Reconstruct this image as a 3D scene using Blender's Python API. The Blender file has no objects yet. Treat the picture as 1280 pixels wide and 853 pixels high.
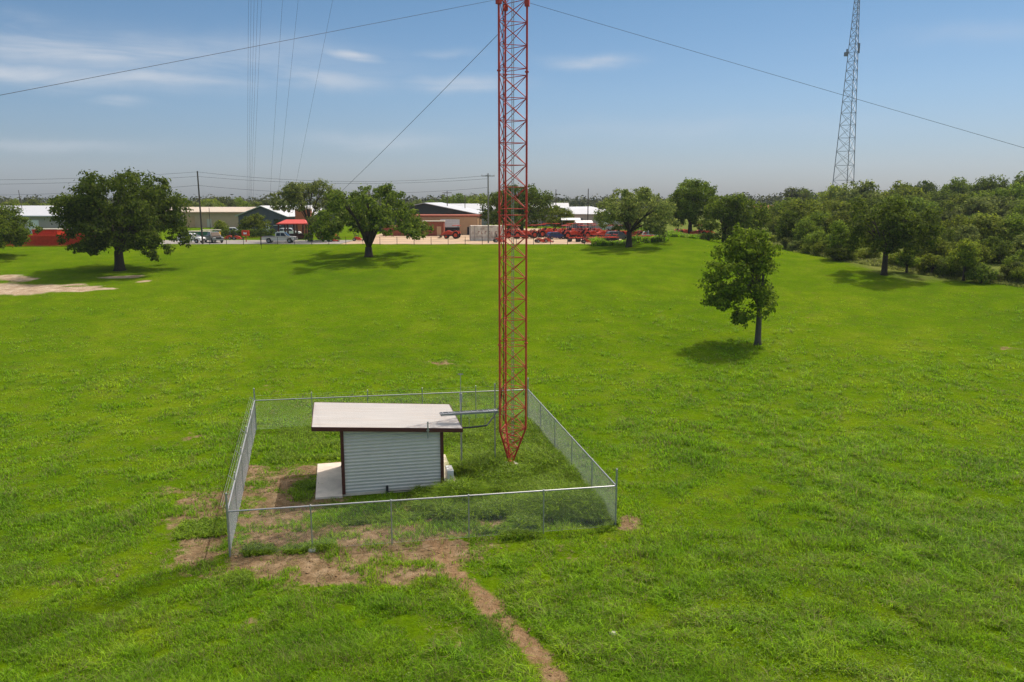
import bpy, math, random
import numpy as np
from mathutils import Vector, Matrix

random.seed(7)
RNG = np.random.default_rng(11)
S = bpy.context.scene
COL = S.collection
R = math.radians
PI = math.pi

# ------------------------------------------------------------------ camera model
CAM_H, PITCH, FPX = 14.0, R(10.0), 1000.0
def ray(px, py):
    cx = (px - 640) / FPX; cy = (426.5 - py) / FPX
    return np.array([cx, math.cos(PITCH) + cy * math.sin(PITCH), -math.sin(PITCH) + cy * math.cos(PITCH)])

# ------------------------------------------------------------------ noise / terrain
_T = np.random.default_rng(3).random((256, 256))
def vnoise(x, y, s, k=0):
    x = np.asarray(x, float) / s + 37.7 * k + 1000; y = np.asarray(y, float) / s + 91.3 * k + 1000
    xi = np.floor(x).astype(int); yi = np.floor(y).astype(int)
    fx = x - xi; fy = y - yi
    fx = fx * fx * (3 - 2 * fx); fy = fy * fy * (3 - 2 * fy)
    a = _T[xi % 256, yi % 256]; b = _T[(xi + 1) % 256, yi % 256]
    c = _T[xi % 256, (yi + 1) % 256]; d = _T[(xi + 1) % 256, (yi + 1) % 256]
    return (a * (1 - fx) + b * fx) * (1 - fy) + (c * (1 - fx) + d * fx) * fy
def sst(a, b, x):
    t = np.clip((np.asarray(x, float) - a) / (b - a), 0, 1)
    return t * t * (3 - 2 * t)
def zt(x, y):
    x = np.asarray(x, float); y = np.asarray(y, float)
    z = 6.5 * sst(44, 140, y) - 4.0 * sst(260, 1500, y)
    z = z + 0.25 * sst(52, 70, y) * (1 - sst(125, 136, y)) * (np.sin(x * .11 + 1) * np.sin(y * .09) + .5 * np.sin(x * .041 + y * .06))
    # grassy bank beside the yard
    z = z + 1.5 * np.exp(-(((x - 27) / 7.5) ** 2 + ((y - 138) / 7) ** 2))
    # wooded rise on the right
    z = z + 3.0 * sst(60, 180, x) * sst(120, 320, y) * (1 - sst(500, 900, y))
    return z
def zs(x, y): return float(zt(x, y))
def ground(px, py):
    r = ray(px, py); T = np.concatenate([np.arange(15, 80, .03), np.arange(80, 600, .1)])
    k = np.argmax(CAM_H + r[2] * T <= zt(r[0] * T, r[1] * T)); t = T[k]
    return Vector((r[0] * t, r[1] * t, zs(r[0] * t, r[1] * t)))
def at(px, d):                      # ground point in column px at forward distance d
    z = zs((px - 640) / FPX * d, d)
    for _ in range(4):
        depth = d * math.cos(PITCH) + (CAM_H - z) * math.sin(PITCH)
        x = (px - 640) / FPX * depth; z = zs(x, d)
    return Vector((x, d, z))
def P3(px, py, d):                  # 3D point on the pixel's ray at forward distance d
    r = ray(px, py); t = d / r[1]
    return Vector((r[0] * t, d, CAM_H + r[2] * t))
def atz(px, py, z):
    r = ray(px, py); t = (z - CAM_H) / r[2]
    return Vector((r[0] * t, r[1] * t, z))

# ------------------------------------------------------------------ materials
def mat(name, base, rough=.6, metal=0., spec=.4, var=0., vscale=3., bump=0., bscale=20., stretch=(1, 1, 1), dirt=None, island=0.):
    m = bpy.data.materials.new(name); m.use_nodes = True
    nt = m.node_tree; N = nt.nodes; L = nt.links
    b = N['Principled BSDF']
    b.inputs['Base Color'].default_value = (*base, 1); b.inputs['Roughness'].default_value = rough
    b.inputs['Metallic'].default_value = metal; b.inputs['Specular IOR Level'].default_value = spec
    if var or bump or dirt:
        tc = N.new('ShaderNodeTexCoord'); mp = N.new('ShaderNodeMapping'); mp.inputs['Scale'].default_value = stretch
        L.new(tc.outputs['Object'], mp.inputs['Vector'])
    if var:
        n = N.new('ShaderNodeTexNoise'); n.inputs['Scale'].default_value = vscale; n.inputs['Detail'].default_value = 6
        n.inputs['Roughness'].default_value = .65
        L.new(mp.outputs['Vector'], n.inputs['Vector'])
        r = N.new('ShaderNodeMapRange'); r.inputs['From Min'].default_value = .3; r.inputs['From Max'].default_value = .7
        r.inputs['To Min'].default_value = 1 - var; r.inputs['To Max'].default_value = 1 + var
        L.new(n.outputs['Fac'], r.inputs['Value'])
        mx = N.new('ShaderNodeVectorMath'); mx.operation = 'SCALE'; mx.inputs[0].default_value = base
        L.new(r.outputs['Result'], mx.inputs['Scale'])
        out = mx.outputs['Vector']
        if dirt:
            n2 = N.new('ShaderNodeTexNoise'); n2.inputs['Scale'].default_value = vscale * .6; n2.inputs['Detail'].default_value = 8
            L.new(mp.outputs['Vector'], n2.inputs['Vector'])
            r2 = N.new('ShaderNodeMapRange'); r2.inputs['From Min'].default_value = .48; r2.inputs['From Max'].default_value = .72
            L.new(n2.outputs['Fac'], r2.inputs['Value'])
            mm = N.new('ShaderNodeMix'); mm.data_type = 'RGBA'
            L.new(r2.outputs['Result'], mm.inputs['Factor']); L.new(out, mm.inputs['A']); mm.inputs['B'].default_value = (*dirt, 1)
            out = mm.outputs['Result']
        L.new(out, b.inputs['Base Color'])
    if bump:
        n = N.new('ShaderNodeTexNoise'); n.inputs['Scale'].default_value = bscale; n.inputs['Detail'].default_value = 5
        L.new(mp.outputs['Vector'], n.inputs['Vector'])
        bp = N.new('ShaderNodeBump'); bp.inputs['Strength'].default_value = bump; bp.inputs['Distance'].default_value = .05
        L.new(n.outputs['Fac'], bp.inputs['Height']); L.new(bp.outputs['Normal'], b.inputs['Normal'])
    return m

def ramp(N, stops):
    r = N.new('ShaderNodeValToRGB'); e = r.color_ramp.elements
    while len(e) < len(stops): e.new(.5)
    for k, (p, c) in enumerate(stops): e[k].position = p; e[k].color = (*c, 1)
    return r

def grass_colour(nt, pos):
    """field colour from world position, shared by the turf sheet and the blades"""
    N = nt.nodes; L = nt.links
    def noise(sc, det=4, ro=.55):
        n = N.new('ShaderNodeTexNoise'); n.inputs['Scale'].default_value = sc; n.inputs['Detail'].default_value = det
        n.inputs['Roughness'].default_value = ro; L.new(pos, n.inputs['Vector']); return n.outputs['Fac']
    r1 = ramp(N, [(.36, G_DARK), (.5, G_MID), (.64, G_YEL)])
    a = N.new('ShaderNodeMath'); a.operation = 'MULTIPLY_ADD'; L.new(noise(.045, 3), a.inputs[0]); a.inputs[1].default_value = .45
    b = N.new('ShaderNodeMath'); b.operation = 'MULTIPLY_ADD'; L.new(noise(.35, 5), b.inputs[0]); b.inputs[1].default_value = .55
    b.inputs[2].default_value = 0.; L.new(b.outputs[0], a.inputs[2]); L.new(a.outputs[0], r1.inputs['Fac'])
    return r1.outputs['Color'], noise
G_DARK, G_MID, G_YEL = (.062, .122, .003), (.084, .150, .002), (.118, .176, .005)

def ground_mat():
    m = bpy.data.materials.new('field_ground'); m.use_nodes = True
    nt = m.node_tree; N = nt.nodes; L = nt.links; b = N['Principled BSDF']
    b.inputs['Roughness'].default_value = 1; b.inputs['Specular IOR Level'].default_value = 0
    g = N.new('ShaderNodeNewGeometry'); pos = g.outputs['Position']
    col, noise = grass_colour(nt, pos)
    # fine mottling of blades and thatch
    f = N.new('ShaderNodeMapRange'); L.new(noise(5., 8, .7), f.inputs['Value'])
    f.inputs['From Min'].default_value = .32; f.inputs['From Max'].default_value = .68; f.inputs['To Min'].default_value = .72; f.inputs['To Max'].default_value = 1.28
    sc = N.new('ShaderNodeVectorMath'); sc.operation = 'SCALE'; L.new(col, sc.inputs[0]); L.new(f.outputs['Result'], sc.inputs['Scale'])
    out = sc.outputs['Vector']
    th = N.new('ShaderNodeMapRange'); L.new(noise(1.1, 8, .7), th.inputs['Value']); th.inputs['From Min'].default_value = .50; th.inputs['From Max'].default_value = .72; th.inputs['To Max'].default_value = .60
    tm = N.new('ShaderNodeMix'); tm.data_type = 'RGBA'; L.new(th.outputs['Result'], tm.inputs['Factor']); L.new(out, tm.inputs['A']); tm.inputs['B'].default_value = (.105, .115, .022, 1); out = tm.outputs['Result']
    def attr(name):
        a = N.new('ShaderNodeAttribute'); a.attribute_name = name; return a.outputs['Fac']
    def layer(out, name, colsock, lo, hi, amp, nsc):
        s = N.new('ShaderNodeMath'); s.operation = 'MULTIPLY_ADD'; L.new(noise(nsc, 7, .68), s.inputs[0]); s.inputs[1].default_value = amp
        o = N.new('ShaderNodeMath'); o.operation = 'ADD'; o.inputs[1].default_value = -amp * .5; L.new(attr(name), o.inputs[0]); L.new(o.outputs[0], s.inputs[2])
        r = N.new('ShaderNodeMapRange'); r.interpolation_type = 'SMOOTHSTEP'; r.inputs['From Min'].default_value = lo; r.inputs['From Max'].default_value = hi
        L.new(s.outputs[0], r.inputs['Value'])
        mm = N.new('ShaderNodeMix'); mm.data_type = 'RGBA'; L.new(r.outputs['Result'], mm.inputs['Factor']); L.new(out, mm.inputs['A']); L.new(colsock, mm.inputs['B'])
        return mm.outputs['Result']
    dr = ramp(N, [(.3, (.11, .072, .038)), (.48, (.205, .140, .076)), (.68, (.34, .25, .155))]); L.new(noise(1.7, 8, .72), dr.inputs['Fac'])
    out = layer(out, 'dirt', dr.outputs['Color'], .40, .74, 2.6, .8)
    pr = ramp(N, [(.3, (.15, .090, .045)), (.5, (.235, .150, .080)), (.7, (.32, .225, .13))]); L.new(noise(2.2, 8, .7), pr.inputs['Fac'])
    out = layer(out, 'path', pr.outputs['Color'], .36, .66, 1.35, 1.1)
    sr = ramp(N, [(.3, (.24, .17, .10)), (.5, (.38, .29, .20)), (.7, (.52, .43, .32))]); L.new(noise(.9, 8, .7), sr.inputs['Fac'])
    out = layer(out, 'sand', sr.outputs['Color'], .35, .65, 1.0, .35)
    ms = ramp(N, [(.35, (.075, .115, .015)), (.65, (.15, .17, .045))]); L.new(noise(.25, 6, .6), ms.inputs['Fac'])
    out = layer(out, 'scrub', ms.outputs['Color'], .4, .6, .5, .3)
    L.new(out, b.inputs['Base Color'])
    bp = N.new('ShaderNodeBump'); bp.inputs['Strength'].default_value = .9; bp.inputs['Distance'].default_value = .12
    h = N.new('ShaderNodeMath'); h.operation = 'ADD'; L.new(noise(7., 6, .7), h.inputs[0]); L.new(noise(1.3, 4), h.inputs[1])
    L.new(h.outputs[0], bp.inputs['Height']); L.new(bp.outputs['Normal'], b.inputs['Normal'])
    return m

def blade_mat(name, tint=None, lo=.85, hi=4.4, trans=.55):
    m = bpy.data.materials.new(name); m.use_nodes = True
    nt = m.node_tree; N = nt.nodes; L = nt.links; b = N['Principled BSDF']
    b.inputs['Roughness'].default_value = .5; b.inputs['Specular IOR Level'].default_value = .22
    g = N.new('ShaderNodeNewGeometry')
    if tint is None:
        col, noise = grass_colour(nt, g.outputs['Position'])
    else:
        rg = N.new('ShaderNodeRGB'); rg.outputs[0].default_value = (*tint, 1); col = rg.outputs[0]
    f = N.new('ShaderNodeMapRange'); L.new(g.outputs['Random Per Island'], f.inputs['Value']); f.inputs['To Min'].default_value = lo; f.inputs['To Max'].default_value = hi
    sc = N.new('ShaderNodeVectorMath'); sc.operation = 'SCALE'; L.new(col, sc.inputs[0]); L.new(f.outputs['Result'], sc.inputs['Scale'])
    out = sc.outputs['Vector']
    if tint is None:                          # some blades are dry
        wn = N.new('ShaderNodeTexWhiteNoise'); wn.noise_dimensions = '1D'; L.new(g.outputs['Random Per Island'], wn.inputs['W'])
        dn = N.new('ShaderNodeTexNoise'); dn.inputs['Scale'].default_value = .5; dn.inputs['Detail'].default_value = 4; L.new(g.outputs['Position'], dn.inputs['Vector'])
        th = N.new('ShaderNodeMapRange'); th.inputs['From Min'].default_value = .42; th.inputs['From Max'].default_value = .70; th.inputs['To Min'].default_value = .04; th.inputs['To Max'].default_value = .34; L.new(dn.outputs['Fac'], th.inputs['Value'])
        lt = N.new('ShaderNodeMath'); lt.operation = 'LESS_THAN'; L.new(wn.outputs['Value'], lt.inputs[0]); L.new(th.outputs['Result'], lt.inputs[1])
        mm = N.new('ShaderNodeMix'); mm.data_type = 'RGBA'; L.new(lt.outputs[0], mm.inputs['Factor']); L.new(out, mm.inputs['A']); mm.inputs['B'].default_value = (.29, .275, .09, 1)
        out = mm.outputs['Result']
    L.new(out, b.inputs['Base Color'])
    t = N.new('ShaderNodeBsdfTranslucent'); L.new(out, t.inputs['Color'])
    mx = N.new('ShaderNodeMixShader'); mx.inputs[0].default_value = trans
    L.new(b.outputs[0], mx.inputs[1]); L.new(t.outputs[0], mx.inputs[2]); L.new(mx.outputs[0], N['Material Output'].inputs['Surface'])
    return m

def leaf_mat(name, c, trans=.54, var=.6):
    m = bpy.data.materials.new(name); m.use_nodes = True
    nt = m.node_tree; N = nt.nodes; L = nt.links; b = N['Principled BSDF']
    b.inputs['Roughness'].default_value = .7; b.inputs['Specular IOR Level'].default_value = .08
    g = N.new('ShaderNodeNewGeometry'); oi = N.new('ShaderNodeObjectInfo')
    r = ramp(N, [(0, tuple(v * (1 - var) for v in c)), (.5, c), (1, (c[0] * 1.65, c[1] * 1.45, c[2] * 1.1))])
    L.new(g.outputs['Random Per Island'], r.inputs['Fac'])
    f = N.new('ShaderNodeMapRange'); L.new(oi.outputs['Random'], f.inputs['Value']); f.inputs['To Min'].default_value = .58; f.inputs['To Max'].default_value = 1.25
    sc = N.new('ShaderNodeVectorMath'); sc.operation = 'SCALE'; L.new(r.outputs['Color'], sc.inputs[0]); L.new(f.outputs['Result'], sc.inputs['Scale'])
    L.new(sc.outputs['Vector'], b.inputs['Base Color'])
    t = N.new('ShaderNodeBsdfTranslucent'); L.new(sc.outputs['Vector'], t.inputs['Color'])
    mx = N.new('ShaderNodeMixShader'); mx.inputs[0].default_value = trans
    L.new(b.outputs[0], mx.inputs[1]); L.new(t.outputs[0], mx.inputs[2]); L.new(mx.outputs[0], N['Material Output'].inputs['Surface'])
    return m

M = {
 'galv': mat('galvanised_steel', (.38, .39, .40), .45, .6, .5, .12, 4),
 'galv_wire': mat('galvanised_wire', (.46, .47, .48), .5, .35, .5),
 'mast_red': mat('mast_orange_paint', (.50, .046, .030), .5, 0, .4, .16, 3.),
 'mast_rust': mat('mast_paint_brace', (.46, .050, .034), .55, 0, .3, .2, 5.),
 'tower_grey': mat('tower_grey', (.20, .21, .23), .5, .5, .4),
 'wire': mat('steel_wire', (.085, .09, .10), .6, .3, .3),
 'coax': mat('black_cable', (.012, .012, .013), .5),
 'concrete': mat('concrete', (.62, .54, .45), .85, 0, .2, .14, 2.2, .15, 30),
 'pier': mat('rough_concrete', (.50, .47, .42), .9, 0, .2, .2, 5, .3, 30),
 'roofm': mat('cream_roof_sheet', (.49, .47, .445), .6, 0, .35, .10, 1.6, 0, 20, (.35, 5, 1), (.47, .42, .37)),
 'maroon': mat('maroon_trim', (.085, .022, .020), .45, 0, .4, .1, 4),
 'shedwall': mat('ribbed_steel_wall', (.66, .62, .57), .5, 0, .4, .06, 1.5),
 'white': mat('white_paint', (.74, .74, .72), .45, 0, .4, .05, 5),
 'whitecar': mat('white_car_paint', (.84, .82, .80), .3, 0, .5),
 'silver': mat('silver_car_paint', (.66, .62, .56), .35, .2, .5),
 'darkcar': mat('grey_green_car_paint', (.10, .11, .10), .3, .3, .5),
 'bluecar': mat('blue_paint', (.02, .035, .12), .3, 0, .5),
 'glass': mat('dark_glass', (.015, .02, .025), .08, 0, .6),
 'rubber': mat('tyre_rubber', (.02, .02, .02), .8, 0, .2),
 'rim': mat('wheel_rim', (.35, .35, .36), .35, .7, .5),
 'tractor': mat('orange_red_paint', (.56, .055, .018), .38, 0, .45, .08, 3),
 'redpaint': mat('red_steel_paint', (.60, .045, .014), .5, 0, .35, .18, 2),
 'red_roof': mat('red_metal_roof', (.55, .05, .03), .45, 0, .4, .08, 2),
 'dark': mat('dark_steel', (.03, .03, .032), .55, .2, .4),
 'wood': mat('weathered_pole_wood', (.085, .07, .058), .85, 0, .2, .25, 3, 0, 10, (6, 6, .4)),
 'woodpale': mat('pale_pole_wood', (.22, .20, .18), .85, 0, .2, .2, 3, 0, 10, (6, 6, .4)),
 'bark': mat('oak_bark', (.060, .048, .038), .95, 0, .1, .35, 4, .5, 9, (3, 3, 1)),
 'barkpale': mat('pale_bark', (.11, .098, .08), .95, 0, .1, .3, 4, .5, 9, (3, 3, 1)),
 'tan': mat('tan_siding', (.50, .31, .17), .7, 0, .3, .08, 1.2),
 'tan2': mat('pale_tan_siding', (.52, .36, .23), .7, 0, .3, .07, 1.0),
 'tanroof': mat('tan_roof', (.50, .42, .33), .6, 0, .3, .06, 1.),
 'brick': mat('red_brick', (.28, .085, .05), .85, 0, .2, .2, 3),
 'slate': mat('dark_blue_grey_siding', (.075, .085, .105), .6, 0, .3, .08, 1),
 'darkgreen': mat('dark_green_gable', (.030, .042, .042), .6, 0, .3),
 'greyroof': mat('light_grey_metal_roof', (.52, .53, .54), .45, .2, .4, .07, 1),
 'whiteroof': mat('white_metal_roof', (.50, .51, .53), .45, 0, .4, .05, 1),
 'greywall': mat('grey_siding', (.40, .345, .31), .7, 0, .3, .08, 1),
 'taupe': mat('taupe_siding', (.34, .26, .21), .7, 0, .3, .06, 1),
 'container': mat('weathered_white_container', (.68, .62, .54), .6, 0, .3, .18, 1.4, 0, 8, (1, 1, 1), (.33, .25, .19)),
 'green_bin': mat('green_bin_paint', (.02, .12, .055), .5, 0, .4, .1, 2),
 'cream': mat('cream_panel', (.55, .50, .38), .6, 0, .3),
 'gravel': mat('pale_gravel', (.43, .32, .215), .95, 0, .1, .22, .5, .3, 8),
 'asphalt': mat('pale_asphalt', (.27, .25, .225), .9, 0, .15, .15, .6),
 'yellow': mat('yellow_paint', (.55, .33, .02), .5),
 'logo': mat('white_mark', (.78, .76, .74), .5),
}
M['ground'] = ground_mat()
M['blades'] = blade_mat('grass_blades')
M['weeds'] = blade_mat('weed_blades', (.195, .290, .016), .5, 2.4, .68)
M['broad'] = blade_mat('broad_weed_leaves', (.115, .190, .014), .6, 1.7, .4)
M['straw'] = blade_mat('dry_straw', (.25, .19, .085), .45, 1.4, .15)
M['oak'] = leaf_mat('oak_leaves', (.140, .216, .024))
M['oak_grey'] = leaf_mat('grey_green_leaves', (.165, .215, .052))
M['lone'] = leaf_mat('elm_leaves', (.140, .215, .016))
M['mesquite'] = leaf_mat('yellow_green_leaves', (.185, .245, .024))
M['bush'] = leaf_mat('bush_leaves', (.150, .225, .022))
M['far'] = leaf_mat('far_leaves', (.085, .105, .035), .2)

# ------------------------------------------------------------------ mesh helpers
class MB:
    def __init__(s): s.v = []; s.f = []
    def add(s, vs, fs):
        n = len(s.v); s.v += [tuple(v) for v in vs]; s.f += [tuple(i + n for i in f) for f in fs]; return s
    def box(s, c, d, rz=0, T=None, taper=1.0):
        hx, hy, hz = d[0] / 2, d[1] / 2, d[2] / 2
        vs = []
        for k, (x, y, z) in enumerate([(-1, -1, -1), (1, -1, -1), (1, 1, -1), (-1, 1, -1), (-1, -1, 1), (1, -1, 1), (1, 1, 1), (-1, 1, 1)]):
            t = taper if z > 0 else 1
            v = Vector((x * hx * t, y * hy * t, z * hz))
            if rz: v = Matrix.Rotation(rz, 3, 'Z') @ v
            if T is not None: v = T @ v
            vs.append(v + Vector(c))
        return s.add(vs, [(0, 3, 2, 1), (4, 5, 6, 7), (0, 1, 5, 4), (1, 2, 6, 5), (2, 3, 7, 6), (3, 0, 4, 7)])
    def tube(s, p0, p1, r0, r1=None, n=6, caps=True):
        r1 = r0 if r1 is None else r1
        p0 = Vector(p0); p1 = Vector(p1); d = (p1 - p0)
        if d.length < 1e-6: return s
        d.normalize(); a = d.orthogonal().normalized(); b = d.cross(a)
        vs = [p + r * (math.cos(2 * PI * k / n) * a + math.sin(2 * PI * k / n) * b) for p, r in ((p0, r0), (p1, r1)) for k in range(n)]
        fs = [(k, (k + 1) % n, n + (k + 1) % n, n + k) for k in range(n)]
        if caps: fs += [tuple(range(n - 1, -1, -1)), tuple(range(n, 2 * n))]
        return s.add(vs, fs)
    def path(s, pts, rs, n=6):
        pts = [Vector(p) for p in pts]
        if not hasattr(rs, '__len__'): rs = [rs] * len(pts)
        vs = []; a = None
        for i, p in enumerate(pts):
            d = (pts[min(i + 1, len(pts) - 1)] - pts[max(i - 1, 0)]).normalized()
            a = d.orthogonal().normalized() if a is None else (a - d * a.dot(d)).normalized()
            b = d.cross(a)
            vs += [p + rs[i] * (math.cos(2 * PI * k / n) * a + math.sin(2 * PI * k / n) * b) for k in range(n)]
        fs = []
        for i in range(len(pts) - 1):
            fs += [(i * n + k, i * n + (k + 1) % n, (i + 1) * n + (k + 1) % n, (i + 1) * n + k) for k in range(n)]
        fs += [tuple(range(n - 1, -1, -1)), tuple(range((len(pts) - 1) * n, len(pts) * n))]
        return s.add(vs, fs)
    def prism(s, prof, y0, y1, inset=0.):      # profile in x,z extruded along y (inset pulls the top in)
        n = len(prof); zs_ = [p[1] for p in prof]; zm = min(zs_); zM = max(zs_)
        def yy(y, z, sg): return y - sg * inset * (z - zm) / max(zM - zm, 1e-6)
        vs = [(x, yy(y0, z, -1), z) for x, z in prof] + [(x, yy(y1, z, 1), z) for x, z in prof]
        fs = [tuple(range(n)), tuple(range(2 * n - 1, n - 1, -1))]
        fs += [(k, k + n, (k + 1) % n + n, (k + 1) % n) for k in range(n)]
        return s.add(vs, fs)
    def lathe_y(s, prof, c, n=18):             # profile (r, y) revolved round the y axis
        m = len(prof); vs = []
        for k in range(n):
            a = 2 * PI * k / n
            vs += [(c[0] + r * math.cos(a), c[1] + y, c[2] + r * math.sin(a)) for r, y in prof]
        fs = [(k * m + j, k * m + (j + 1) % m, ((k + 1) % n) * m + (j + 1) % m, ((k + 1) % n) * m + j) for k in range(n) for j in range(m)]
        return s.add(vs, fs)
    def lathe_z(s, prof, c, n=18):
        m = len(prof); vs = []
        for k in range(n):
            a = 2 * PI * k / n
            vs += [(c[0] + r * math.cos(a), c[1] + r * math.sin(a), c[2] + z) for r, z in prof]
        fs = [(k * m + j, ((k + 1) % n) * m + j, ((k + 1) % n) * m + j + 1, k * m + j + 1) for k in range(n) for j in range(m - 1)]
        fs += [tuple(k * m + m - 1 for k in range(n)), tuple(k * m for k in range(n - 1, -1, -1))]
        return s.add(vs, fs)
    def build(s, name, m, parent=None, loc=None, smooth=False, bevel=0.):
        me = bpy.data.meshes.new(name); me.from_pydata(s.v, [], s.f); me.update()
        import bmesh
        bm = bmesh.new(); bm.from_mesh(me); bmesh.ops.recalc_face_normals(bm, faces=bm.faces)
        if bevel: bmesh.ops.bevel(bm, geom=list(bm.edges), offset=bevel, segments=2, affect='EDGES', clamp_overlap=True)
        bm.to_mesh(me); bm.free()
        me.materials.append(M[m] if isinstance(m, str) else m)
        if smooth: me.polygons.foreach_set('use_smooth', [True] * len(me.polygons))
        o = bpy.data.objects.new(name, me); COL.objects.link(o)
        if parent: o.parent = parent
        if loc is not None: o.location = loc
        return o

def npmesh(name, V, F, m, parent=None, loc=None, smooth=False):
    me = bpy.data.meshes.new(name); V = np.ascontiguousarray(V, np.float32); F = np.ascontiguousarray(F, np.int32)
    me.vertices.add(len(V)); me.vertices.foreach_set('co', V.ravel())
    k = F.shape[1]; me.loops.add(F.size); me.loops.foreach_set('vertex_index', F.ravel())
    me.polygons.add(len(F)); me.polygons.foreach_set('loop_start', np.arange(0, F.size, k, dtype=np.int32))
    me.polygons.foreach_set('loop_total', np.full(len(F), k, np.int32))
    if smooth: me.polygons.foreach_set('use_smooth', np.ones(len(F), bool))
    me.update(calc_edges=True); me.materials.append(M[m] if isinstance(m, str) else m)
    o = bpy.data.objects.new(name, me); COL.objects.link(o)
    if parent: o.parent = parent
    if loc is not None: o.location = loc
    return o

def tag(o, label=None, cat=None, group=None, kind=None):
    if label: o['label'] = label
    if cat: o['category'] = cat
    if group: o['group'] = group
    if kind: o['kind'] = kind
    return o
def empty(name, loc, rz=0, label=None, cat=None, group=None):
    o = bpy.data.objects.new(name, None); o.empty_display_size = .3; COL.objects.link(o)
    o.location = loc; o.rotation_euler = (0, 0, rz)
    return tag(o, label, cat, group)
def copy_tree(o, parent=None):
    c = o.copy(); COL.objects.link(c)
    if parent: c.parent = parent
    for ch in list(o.children): copy_tree(ch, c)
    return c
USED = {}
def place(proto, loc, rz=0, label=None, scale=None, group=None):
    if proto.name in USED: o = copy_tree(proto)
    else: o = proto; USED[proto.name] = 1
    o.location = loc; o.rotation_euler = (0, 0, rz)
    if scale: o.scale = scale if hasattr(scale, '__len__') else (scale,) * 3
    if label: o['label'] = label
    if group: o['group'] = group
    return o

# ------------------------------------------------------------------ compound geometry (measured)
A = R(12.3)
SU = Vector((math.cos(A), math.sin(A), 0)); SV = Vector((-math.sin(A), math.cos(A), 0))
SHED = Vector((-8.07, 36.56, 0)); SW, SD = 4.75, 4.1
MAST = Vector((-.08, 41.2, 0))
B = R(10.3)
FU = Vector((math.cos(B), math.sin(B), 0)); FV = Vector((-math.sin(B), math.cos(B), 0))
FO = Vector((-11.25, 29.95, 0)); FW, FD = 16.0, 18.2

# ------------------------------------------------------------------ ground
def capsule(x, y, p, q, r):
    p = np.array(p[:2]); q = np.array(q[:2]); d = q - p; L2 = max(d @ d, 1e-6)
    t = np.clip(((x - p[0]) * d[0] + (y - p[1]) * d[1]) / L2, 0, 1)
    return np.clip(1.25 - np.hypot(x - p[0] - t * d[0], y - p[1] - t * d[1]) / r * .75, 0, 1)
def F2(u, v): return FO + FU * u + FV * v
DIRT = [(F2(1.0, -.9), F2(8.6, -1.2), 1.7), (F2(3.0, -2.2), F2(7.2, -2.5), 1.3), (F2(1.2, 1.2), F2(8.5, .8), 1.5),
        (F2(.9, 3), F2(1.6, 9.5), 1.5), (F2(1.5, 5), F2(3, 6), 1.4), (F2(2.2, 10), F2(4.5, 10.5), .9), (F2(8, 3), F2(10.3, 1.2), 1.3),
        (F2(-1.2, 0), F2(-1.8, 7), 1.15), (F2(-2.4, 4), F2(-2.6, 6.5), .9), (F2(-.6, 7), F2(-.5, 11), .6),
        (F2(16.4, -.1), F2(16.6, .5), .55), (F2(14.2, 7.5), F2(14.8, 9), .8), (ground(540, 452), ground(560, 455), 1.0, .55), (ground(1255, 435), ground(1275, 437), .9, .5),
        (ground(735, 745), ground(738, 742), .35, .5), (ground(630, 755), ground(632, 752), .4, .6), (ground(316, 775), ground(320, 772), .3, .7),
        (ground(70, 730), ground(130, 722), .9, .42), (ground(720, 690), ground(760, 700), 1.2, .35), (ground(190, 600), ground(230, 620), 1.2, .45), (ground(160, 560), ground(250, 545), 1.0, .35), (ground(640, 800), ground(580, 790), 1.0, .35), (ground(350, 480), ground(330, 520), 1.0, .3)]
PATHPX = [(548, 676), (562, 705), (590, 738), (618, 765), (642, 790), (672, 818), (700, 856), (720, 900)]
PATH = [ground(*p) for p in PATHPX]
PR = [.6, .55, .5, .5, .42, .45, .45, .45]; PS = [.72, .74, .85, .92, .85, .8, .78, .7]
SAND = [(ground(-60, 362), ground(40, 362), 3.4), (ground(40, 362), ground(110, 362), 1.4), (ground(5, 346), ground(30, 350), 1.5),
        (ground(130, 347), ground(172, 346), .95), (ground(172, 353), ground(186, 351), .5), (ground(95, 356), ground(140, 362), .5)]
def masks(x, y):
    d = np.zeros_like(x); pth = np.zeros_like(x); s = np.zeros_like(x)
    for p, q, r, *w in DIRT: d = np.maximum(d, capsule(x, y, p, q, r) * (w[0] if w else .88))
    for k in range(len(PATH) - 1): pth = np.maximum(pth, capsule(x, y, PATH[k], PATH[k + 1], PR[k]) * PS[k])
    for p, q, r in SAND: s = np.maximum(s, capsule(x, y, p, q, r))
    return d, pth, s
def axis(lo, fine_lo, fine_hi, hi, step, growth):
    a = list(np.arange(fine_lo, fine_hi + 1e-6, step)); st = step
    while a[-1] < hi: st *= growth; a.append(a[-1] + st)
    b = []; st = step; x = fine_lo
    while x > lo: st *= growth; x -= st; b.append(x)
    return np.array(b[::-1] + a)
gx = axis(-1800, -30, 34, 1800, .32, 1.06); gy = axis(-200, 18, 66, 2400, .3, 1.03)
X, Y = np.meshgrid(gx, gy); V = np.stack([X, Y, zt(X, Y)], -1).reshape(-1, 3)
nx, ny = len(gx), len(gy)
near = sst(90, 40, V[:, 1]) if False else (1 - sst(60, 110, V[:, 1]))
V[:, 2] += near * (.10 * (vnoise(V[:, 0], V[:, 1], 1.1) - .5) + .08 * (vnoise(V[:, 0], V[:, 1], .5, 2) - .5))
i, j = np.meshgrid(np.arange(nx - 1), np.arange(ny - 1)); b0 = (j * nx + i).ravel()
G = npmesh('ground', V, np.stack([b0, b0 + 1, b0 + nx + 1, b0 + nx], 1), 'ground', smooth=True)
tag(G, kind='structure')
dm, pm, sm = masks(V[:, 0], V[:, 1])
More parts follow.
